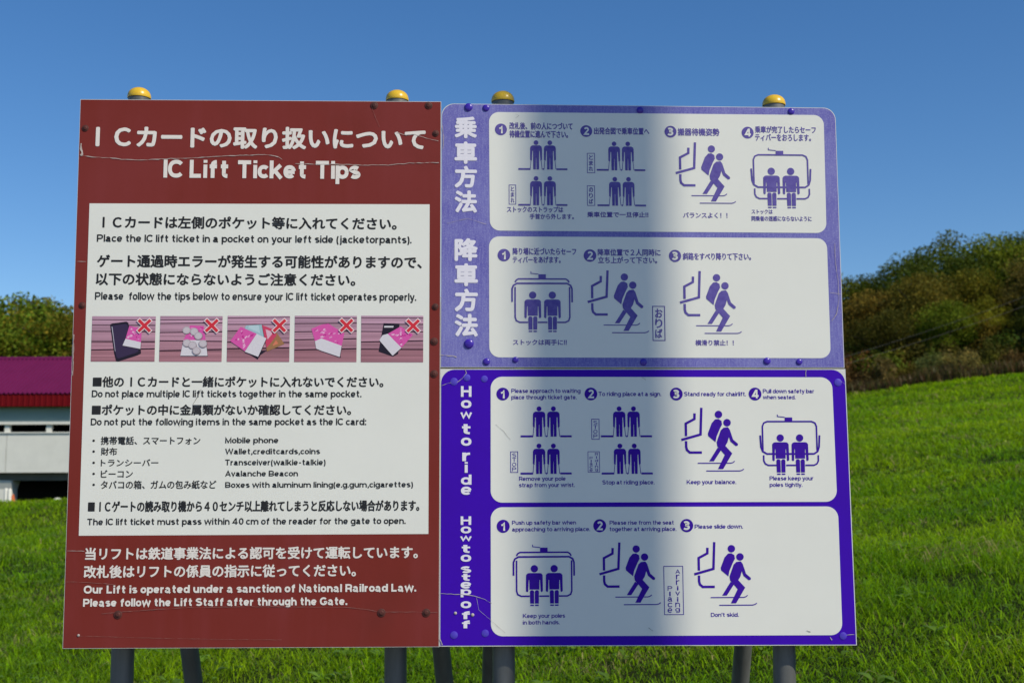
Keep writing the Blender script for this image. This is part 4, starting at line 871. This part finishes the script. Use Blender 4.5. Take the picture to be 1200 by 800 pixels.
# ------------------------------------------------------------------ lift station
def station():
    k = BD_D/1500.0; z0 = 1.27
    root = empty('lift_station', (CAM.x+BD_D*YS, CAM.y+BD_D*YC, z0), -YAW); tag(root, 'long pale lift station building with a purple ribbed metal roof', 'building')
    def ux(px): return (px-600)*k
    def vz(py): return 1.4914+(581-py)*k-z0
    xl, xr = ux(-420), ux(335)
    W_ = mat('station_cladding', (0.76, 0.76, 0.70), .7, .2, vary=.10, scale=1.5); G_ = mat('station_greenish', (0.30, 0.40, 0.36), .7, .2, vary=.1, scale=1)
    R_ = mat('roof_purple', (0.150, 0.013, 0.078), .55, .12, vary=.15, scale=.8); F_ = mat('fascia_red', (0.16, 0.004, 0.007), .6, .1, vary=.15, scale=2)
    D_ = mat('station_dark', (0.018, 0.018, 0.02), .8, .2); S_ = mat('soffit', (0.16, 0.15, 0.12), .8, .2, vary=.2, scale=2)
    def part(name, m, *bxs, parent=root):
        b = MB()
        for q in bxs: b.box(*q)
        return b.build(name, m, parent)
    dp = 9.0
    # undercroft
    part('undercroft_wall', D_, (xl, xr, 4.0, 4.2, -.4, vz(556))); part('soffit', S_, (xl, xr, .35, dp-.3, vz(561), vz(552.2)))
    for px in (-215, -105, 3, 112, 220, 326):
        b = MB(); x = ux(px); b.box(x-.33, x+.33, .4, 1.1, -.4, vz(571)); hw = .33; zt, zb = vz(560.8), vz(571)
        b.add([(x-hw, .4, zb), (x+hw, .4, zb), (x+hw, 1.1, zb), (x-hw, 1.1, zb), (x-hw*.8, .25, zt), (x+hw*1.15, .25, zt), (x+hw*1.15, 1.3, zt), (x-hw*.8, 1.3, zt)], [(0, 1, 5, 4), (1, 2, 6, 5), (2, 3, 7, 6), (3, 0, 4, 7), (4, 5, 6, 7)])
        b.build('pier', W_, root)
    # white parapet in panels with open joints
    xs = [ux(-420+ (428.5/4)*i) for i in range(8)]; xs[-1] = xr
    for a, b in zip(xs, xs[1:]): part('parapet_panel', W_, (a+.012, b-.012, 0, .12, vz(552), vz(506.6)))
    part('parapet_core', S_, (xl+.02, xr-.02, .04, .20, vz(551.5), vz(507.2))); part('sill_beam', W_, (xl, xr, -.06, .22, vz(506.4), vz(505)))
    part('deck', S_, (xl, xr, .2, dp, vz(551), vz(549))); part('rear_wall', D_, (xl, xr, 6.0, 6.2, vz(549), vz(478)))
    px = 8.5-48.8*9
    while px < 330:
        if px > -415: part('window_post', W_, (ux(px)-.11, ux(px)+.11, 0, .2, vz(505), vz(496)))
        px += 48.8
    part('lintel', W_, (xl, xr, -.10, .25, vz(496), vz(492.8))); part('wall_band', G_, (xl, xr, 0, .2, vz(492.8), vz(474)))
    part('end_wall', W_, (xr-.15, xr, .25, dp-.1, vz(548.8), vz(470))); part('end_wall', W_, (xl, xl+.15, .25, dp-.1, vz(548.8), vz(470)))
    # fascia and roof, both of ribbed sheet
    def ribbed(name, a, b, m, step, hgt, nrm):
        a = [Vector(p) for p in a]; n = int((a[1]-a[0]).length/step); V = []; Fc = []; q = (a[1]-a[0])/n; up_ = Vector(b)-a[0]; nv = Vector(nrm)
        for i in range(n):
            for t, h in ((0, 0), (.62, 0), (.70, hgt), (.92, hgt)): p = a[0]+q*(i+t)+nv*h; V += [p, p+up_]
        V += [a[1], a[1]+up_]
        for i in range(len(V)//2-1): Fc.append((2*i, 2*i+2, 2*i+3, 2*i+1))
        return mesh_obj(name, V, Fc, m, root)
    ez, rz_ = vz(461), 7.83-z0; ov = .5
    ribbed('fascia', [(xl-ov, -.45, vz(475.6)), (xr+ov, -.45, vz(475.6))], (xl-ov, -.45, ez), F_, .24, .02, (0, -1, 0))
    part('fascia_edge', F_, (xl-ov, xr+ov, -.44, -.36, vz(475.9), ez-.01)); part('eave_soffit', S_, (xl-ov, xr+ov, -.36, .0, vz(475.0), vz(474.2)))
    L_ = (rz_-ez); rd = 4.35; nn = Vector((0, -L_, rd)).normalized()
    rf = ribbed('roof', [(xl-ov, -.5, ez), (xr+ov, -.5, ez)], (xl-ov, rd-.5, rz_), R_, .20, .06, nn)
    ribbed('roof', [(xr+ov, 2*rd-.5, ez), (xl-ov, 2*rd-.5, ez)], (xr+ov, rd-.5, rz_), R_, .22, .035, (0, L_/5, rd/5))
    MB().tube([(xl-ov, rd-.5, rz_+.02), (xr+ov, rd-.5, rz_+.02)], .10, 10).build('ridge_cap', R_, rf)
    for x in (xl-ov+.3, xr+ov-.3): mesh_obj('gable', [(x, -.3, ez-.05), (x, 2*rd-.7, ez-.05), (x, rd-.5, rz_-.12)], [(0, 1, 2)], W_, root); 
    # small fittings on the grass by the pier
    def world(px, dy): return (CAM.x+BD_D*YS+ux(px)*YC+dy*YS, CAM.y+BD_D*YC-ux(px)*YS+dy*YC)
    for px, h, r, m, lab in ((16.8, .62, .075, W_, 'short white post with a rounded top beside the station pier'), (21.0, .60, .085, W_, 'thick white post next to the orange marker at the station')):
        x, y = world(px, -.6); e = empty('marker_post', (x, y, z0)); tag(e, lab, 'post', 'white posts by the station')
        o = MB().lathe([(r, -.2), (r, h-r*.8), (r*.8, h-r*.3), (r*.35, h), (.001, h+.004)], (0, 0, 0), 'z', 14).build('shaft', m, e); shade_auto(o, 50)
        MB().lathe([(r*1.4, -.1), (r*1.4, .05), (r*1.05, .07)], (0, 0, 0), 'z', 14).build('base', m, e)
    OR = mat('orange_plastic', (0.55, 0.12, 0.03), .5, .4); x, y = world(24.2, -.5); e = empty('marker_cone', (x, y, z0)); tag(e, 'small faded orange marker cone standing by the white posts', 'cone')
    o = MB().lathe([(.10, 0.03), (.085, .12), (.05, .30), (.035, .36), (.001, .365)], (0, 0, 0), 'z', 14).build('cone_body', OR, e); shade_auto(o, 50); MB().box(-.12, .12, -.12, .12, -.05, .03).build('base', OR, e)
    x, y = world(74.5, -.3); e = empty('boulder', (x, y, z0)); tag(e, 'pale stone lying at the edge of the undercroft', 'stone')
    V = []; Fc = []; rg = random.Random(3); n = 9
    for i in range(5):
        for j in range(n): t = i/4*math.pi*.5; q = (1+.25*rg.random()); V.append((.30*math.cos(t)*math.cos(6.283*j/n)*q, .2*math.cos(t)*math.sin(6.283*j/n)*q, -.05+.22*math.sin(t)*q))
    for i in range(4):
        for j in range(n): Fc.append((i*n+j, i*n+(j+1) % n, (i+1)*n+(j+1) % n, (i+1)*n+j))
    mesh_obj('stone', V, Fc, W_, e)
station()

# ------------------------------------------------------------------ trees
def leaf_mesh(name, C, size, rg, colfn, flat=.0, elong=1.0, dirs=None):
    """small leaf faces at the points C"""
    n = len(C); a = rg.normal(size=(n, 3)); a[:, 2] += flat; a /= np.linalg.norm(a, axis=1)[:, None]
    t = rg.normal(size=(n, 3)) if dirs is None else dirs+rg.normal(size=(n, 3))*.35
    t -= a*(t*a).sum(1)[:, None]; t /= np.linalg.norm(t, axis=1)[:, None]; b = np.cross(a, t)
    s = (size*(.6+.8*rg.random(n)))[:, None] if not hasattr(size, '__len__') else size[:, None]
    t = t*s*elong; b = b*s*.62
    V = np.stack([C-t, C-b*.9+t*.1, C+t, C+b*.9-t*.05], 1).reshape(-1, 3); k = np.arange(n)[:, None]*4
    me = bpy.data.meshes.new(name); me.vertices.add(len(V)); me.vertices.foreach_set('co', V.astype(np.float32).ravel())
    me.loops.add(4*n); me.loops.foreach_set('vertex_index', (k+np.arange(4)).ravel().astype(np.int32)); me.polygons.add(n); me.polygons.foreach_set('loop_start', (np.arange(n)*4).astype(np.int32))
    col = np.repeat(colfn(n), 4, 0); at = me.attributes.new('col', 'FLOAT_COLOR', 'POINT'); at.data.foreach_set('color', np.concatenate([col, np.ones((4*n, 1))], 1).astype(np.float32).ravel())
    me.materials.append(M['leaf']); me.update(calc_edges=True); return me
def cvar(rg, lo=.55, hi=1.35):
    def f(n): v = lo+(hi-lo)*rg.random((n, 1)); w = rg.random((n, 1)); return np.concatenate([v*(.9+.35*w), v, v*(1.1-.3*w)], 1)
    return f
def broadleaf(seed, slim=1.0, leaves=15000):
    rg = np.random.default_rng(seed); trunk = MB(); top = .62
    bend = rg.normal(size=2)*.03
    pts = [(bend[0]*t*t, bend[1]*t*t, t*top) for t in np.linspace(0, 1, 7)]; trunk.tube([(0, 0, -.04)]+pts, [.030]+[.026-.019*t for t in np.linspace(0, 1, 7)], 8)
    cl = []
    for i in range(13):
        z = .20+.38*rg.random(); a = rg.random()*6.283; l = (.18+.14*rg.random())*slim; zz = z+.10+.16*rg.random()
        q = [(bend[0]*(z/top)**2, bend[1]*(z/top)**2, z), (math.cos(a)*l*.5, math.sin(a)*l*.5, z+(zz-z)*.65), (math.cos(a)*l, math.sin(a)*l, zz)]
        trunk.tube(q, [.012, .008, .003], 5); cl.append((*q[2], .10+.05*rg.random()))
    while len(cl) < 74:
        p = rg.normal(size=3); p /= np.linalg.norm(p); r = rg.random()**.4
        z = .60+p[2]*.33*r; wd = .33*slim*(1-.25*max(0, (z-.6)/.4)); cl.append((p[0]*wd*r, p[1]*wd*r, z, .065+.065*rg.random()))
    cl = np.array(cl); w = cl[:, 3]**2; ix = rg.choice(len(cl), leaves, p=w/w.sum()); d = rg.normal(size=(leaves, 3)); d /= np.linalg.norm(d, axis=1)[:, None]
    C = cl[ix, :3]+d*cl[ix, 3:4]*(rg.random((leaves, 1))**.38)*np.array([1.1, 1.1, .8])
    tone = .75+.5*rg.random(len(cl))
    f0 = cvar(rg); cm = leaf_mesh('crown', C, .0098, rg, lambda n: f0(n)*tone[ix][:, None], .6)
    me = bpy.data.meshes.new('trunk'); me.from_pydata(trunk.V, [], trunk.F); me.materials.append(M['bark']); return me, cm
def conifer(seed, leaves=11000):
    rg = np.random.default_rng(seed); trunk = MB(); trunk.tube([(0, 0, -.04), (0, 0, .4), (0, 0, .98)], [.022, .014, .002], 8); C = []; Dr = []; S = []
    nb = 120
    for i in range(nb):
        t = (i+rg.random())/nb; z = .14+.82*t; l = (.235*(1-t)**.85+.012)*(.75+.5*rg.random()); a = i*2.4+rg.normal()*.3; dr = .10+.25*(1-t)
        e = (math.cos(a)*l, math.sin(a)*l, z-dr*l)
        if i % 3 == 0: trunk.tube([(0, 0, z), e], [.005*(1-t)+.001, .001], 4)
        m = int(leaves/nb*(.35+1.3*(1-t)))
        q = rg.random(m)**.7; wd = .22*l*(1.15-q)
        px = q*l; py = rg.normal(size=m)*wd*.6; pz = z-dr*px-.04*rg.random(m)*l
        C.append(np.stack([math.cos(a)*px-math.sin(a)*py, math.sin(a)*px+math.cos(a)*py, pz+rg.normal(size=m)*.006], -1)); Dr.append(np.tile([math.cos(a), math.sin(a), -.3], (m, 1)))
    C = np.concatenate(C); Dr = np.concatenate(Dr); cm = leaf_mesh('crown', C, .0098, rg, cvar(rg, .5, 1.2), .4, 1.3, Dr)
    me = bpy.data.meshes.new('trunk'); me.from_pydata(trunk.V, [], trunk.F); me.materials.append(M['bark']); return me, cm
def shrub(seed, leaves=4200):
    rg = np.random.default_rng(seed); st = MB(); cl = []
    for i in range(16):
        a = rg.random()*6.283; r = .75*rg.random()**.6; h = (.45+.5*rg.random())*(1-.35*r); p = (math.cos(a)*r, math.sin(a)*r, h); st.tube([(p[0]*.15, p[1]*.15, -.08), (p[0]*.6, p[1]*.6, h*.6), p], [.02, .012, .004], 5); cl.append((*p, .16+.16*rg.random()))
        cl.append((p[0]*1.05, p[1]*1.05, h*.45, .16+.14*rg.random()))
    cl = np.array(cl); ix = rg.integers(len(cl), size=leaves); d = rg.normal(size=(leaves, 3)); d /= np.linalg.norm(d, axis=1)[:, None]
    C = cl[ix, :3]+d*cl[ix, 3:4]*(rg.random((leaves, 1))**.5); C[:, 2] = np.abs(C[:, 2])
    tone = .65+.7*rg.random(len(cl)); f0 = cvar(rg); cm = leaf_mesh('foliage', C, .034, rg, lambda n: f0(n)*tone[ix][:, None], .5)
    me = bpy.data.meshes.new('stem'); me.from_pydata(st.V, [], st.F); me.materials.append(M['bark']); return me, cm
BL = [broadleaf(s, sl_) for s, sl_ in ((1, 1.0), (2, .85), (3, 1.15), (4, .95), (5, 1.05), (6, .8))]; CF = [conifer(s) for s in (21, 22, 23)]; SH = [shrub(s) for s in (31, 32, 33, 34)]
def plant(name, parts, names, ang, d, H, col, label, cat, group, sxy=1.0):
    x = CAM.x+d*math.sin(ang); y = CAM.y+d*math.cos(ang); e = empty(name, (x, y, float(gz(x, y))-.05), random.random()*6.283); e.scale = (H*sxy, H*sxy, H); tag(e, label, cat, group)
    for me, nm in zip(parts, names): o = bpy.data.objects.new(nm, me); o.color = (*col, 1); link(o, e)
    return e
PAL = {'deep green leafy': (.070, .092, .010), 'olive leafy': (.135, .158, .012), 'yellowing leafy': (.165, .165, .014), 'brown-tinged leafy': (.150, .130, .020), 'mid green leafy': (.115, .155, .012)}
def jit(c, s=.18): return tuple(v*(1+random.uniform(-s, s)) for v in c)
def ang_px(px): return math.atan((px-600)/1500.0)+YAW
rows = ((97, 3.4, .62), (103, 3.6, .80), (110, 4.0, .95), (118, 4.6, 1.0))
for d, step, hf in rows:
    a = rad(-36)
    while a < rad(46):
        dd = d+random.uniform(-2, 2); aa = a+random.uniform(-.3, .3)*step/d; px = 600+1500*math.tan(aa-YAW)
        right = px > 480
        # height that brings the tree line up to the ridge seen over the field
        if right: tgt = np.interp(px, [480, 985, 1060, 1110, 1150, 1200, 1500], [335, 300, 301, 286, 290, 270, 268])
        else: tgt = np.interp(px, [-400, 0, 45, 90, 480], [350, 348, 340, 350, 340])
        x = CAM.x+dd*math.sin(aa); y = CAM.y+dd*math.cos(aa); H = ((581-tgt)/1500*dd+1.49-float(gz(x, y)))*hf*random.uniform(.86, 1.06)
        if not right: H = ((581-tgt)/1500*dd+1.49-float(gz(x, y)))*random.uniform(.86, 1.06)
        H = max(H, 5.0); deep = {97: 'at the front edge', 103: 'in the second rank', 110: 'in the middle', 118: 'at the back'}[d]
        if (not right) and random.random() < .28 or right and random.random() < .0:
            plant('conifer_tree', CF[random.randrange(3)], ('trunk', 'crown'), aa, dd, H, jit((.052, .078, .016)), 'dark pointed conifer %s of the wood behind the %s' % (deep, 'field' if right else 'purple-roofed station'), 'tree', 'conifers in the wood', random.uniform(.9, 1.15))
        else:
            kd = random.choice(['deep green leafy', 'olive leafy', 'olive leafy', 'mid green leafy', 'mid green leafy', 'yellowing leafy', 'brown-tinged leafy', 'deep green leafy']) if right else random.choice(['olive leafy', 'mid green leafy', 'deep green leafy', 'olive leafy'])
            plant('broadleaf_tree', BL[random.randrange(6)], ('trunk', 'crown'), aa, dd, H, jit(tuple(v*(1.12 if right else 1.22) for v in PAL[kd])), '%s tree %s of the wood behind the %s' % (kd, deep, 'upper field' if right else 'purple-roofed station'), 'tree', kd+' trees', random.uniform(.9, 1.25))
        a += step/d*random.uniform(.8, 1.2)
SPAL = {'pale-flecked': (.200, .200, .050), 'dark green': (.070, .092, .012), 'rusty brown': (.145, .095, .026), 'olive': (.125, .125, .016)}
for d, step, h, rk in ((90.5, 1.9, 2.0, 'lowest along the dry weeds'), (93.0, 2.0, 2.8, 'midway up the rough band'), (95.5, 2.4, 3.4, 'against the front trees')):
    a = rad(-2)
    while a < rad(45):
        kd = random.choice(['pale-flecked', 'dark green', 'olive', 'olive', 'dark green', 'rusty brown']); plant('shrub', SH[random.randrange(4)], ('stem', 'foliage'), a, d+random.uniform(-.7, .7), h*random.uniform(.75, 1.15), jit(SPAL[kd]), '%s shrub %s above the field' % (kd, rk), 'shrub', kd+' shrubs above the field', random.uniform(.75, 1.1))
        a += step/d*random.uniform(.8, 1.2)
def weeds():
    n = 33000; rg = np.random.default_rng(77); a = rg.uniform(rad(-35), rad(45), n); d = 86.5+rg.random(n)*3.8; x = CAM.x+d*np.sin(a); y = CAM.y+d*np.cos(a)
    dx, dy = x-CAM.x, y-CAM.y; z = gz(x, y); L = (.35+.75*rg.random(n))*(.5+vnoise(x, y, 2.2, 41)); az = rg.random(n)*6.283; W = .035*(.5+rg.random(n))
    b = np.stack([x, y, z-.03], -1); t = b+np.stack([np.cos(az)*L*.35, np.sin(az)*L*.35, L], -1); m = b*.5+t*.5+np.stack([-np.cos(az)*L*.08, -np.sin(az)*L*.08, L*.05], -1); s = np.stack([np.sin(az)*W, -np.cos(az)*W, 0*W], -1)
    V = np.stack([b-s, b+s, m+s, m-s, t], 1).reshape(-1, 3); k = np.arange(n)[:, None]*5
    c = np.array([[.16, .11, .05], [.10, .10, .025], [.13, .075, .035], [.07, .085, .02]])[(vnoise(x, y, 1.5, 43)*2.2+rg.random(n)*1.8).astype(int) % 4]*(.7+.6*rg.random((n, 1)))
    o = big_mesh('dry_weeds', V, 2*n, np.concatenate([k, k+1, k+2, k+3, k+3, k+2, k+4], 1).ravel(), (np.arange(n)[:, None]*7+np.array([0, 4])).ravel(), np.repeat(c, 5, 0), M['blade']); tag(o, 'tall dry brown weeds edging the top of the field', 'weeds', kind='stuff')
weeds()

# ------------------------------------------------------------------ ropes of the lift crossing in front of the wood
def ropes():
    Wm = mat('wire_rope', (0.12, 0.12, 0.11), .6, .3); dA, dB = 62.0, 74.0
    aA, aB = ang_px(905), ang_px(1420)
    def pt(a, d, py): x = CAM.x+d*math.sin(a); y = CAM.y+d*math.cos(a); return Vector((x, y, 1.4914+(581-py)/1500*d*math.cos(a-YAW)))
    for (a, d, py, lab) in ((aA, dA, 450, 'slim grey lift pylon low on the field behind the violet boards'), (aB, dB, 271, 'slim grey lift pylon high on the slope')):
        p = pt(a, d, py); z0 = float(gz(p.x, p.y)); e = empty('lift_pylon', (p.x, p.y, z0)); tag(e, lab, 'lift pylon')
        MB().tube([(0, 0, -.4), (0, 0, p.z-z0)], [.16, .11], 16).build('mast', M['steel'], e, True); MB().box(-.75, .75, -.08, .08, p.z-z0-.08, p.z-z0+.08).build('crossarm', M['steel'], e)
    for off, lab in ((-.62, 'thin lift rope nearer the pylon masts, crossing before the wood'), (.62, 'second thin lift rope running beside the first before the wood')):
        A = pt(aA, dA, 450)+Vector((off, 0, .1)); B_ = pt(aB, dB, 271)+Vector((off, 0, .1)); P = []
        for i in range(25): t = i/24; q = A.lerp(B_, t); q.z -= 4*.5*t*(1-t); P.append(q)
        tag(MB().tube(P, .005, 6).build('lift_rope', Wm), lab, 'rope', 'lift ropes')
ropes()
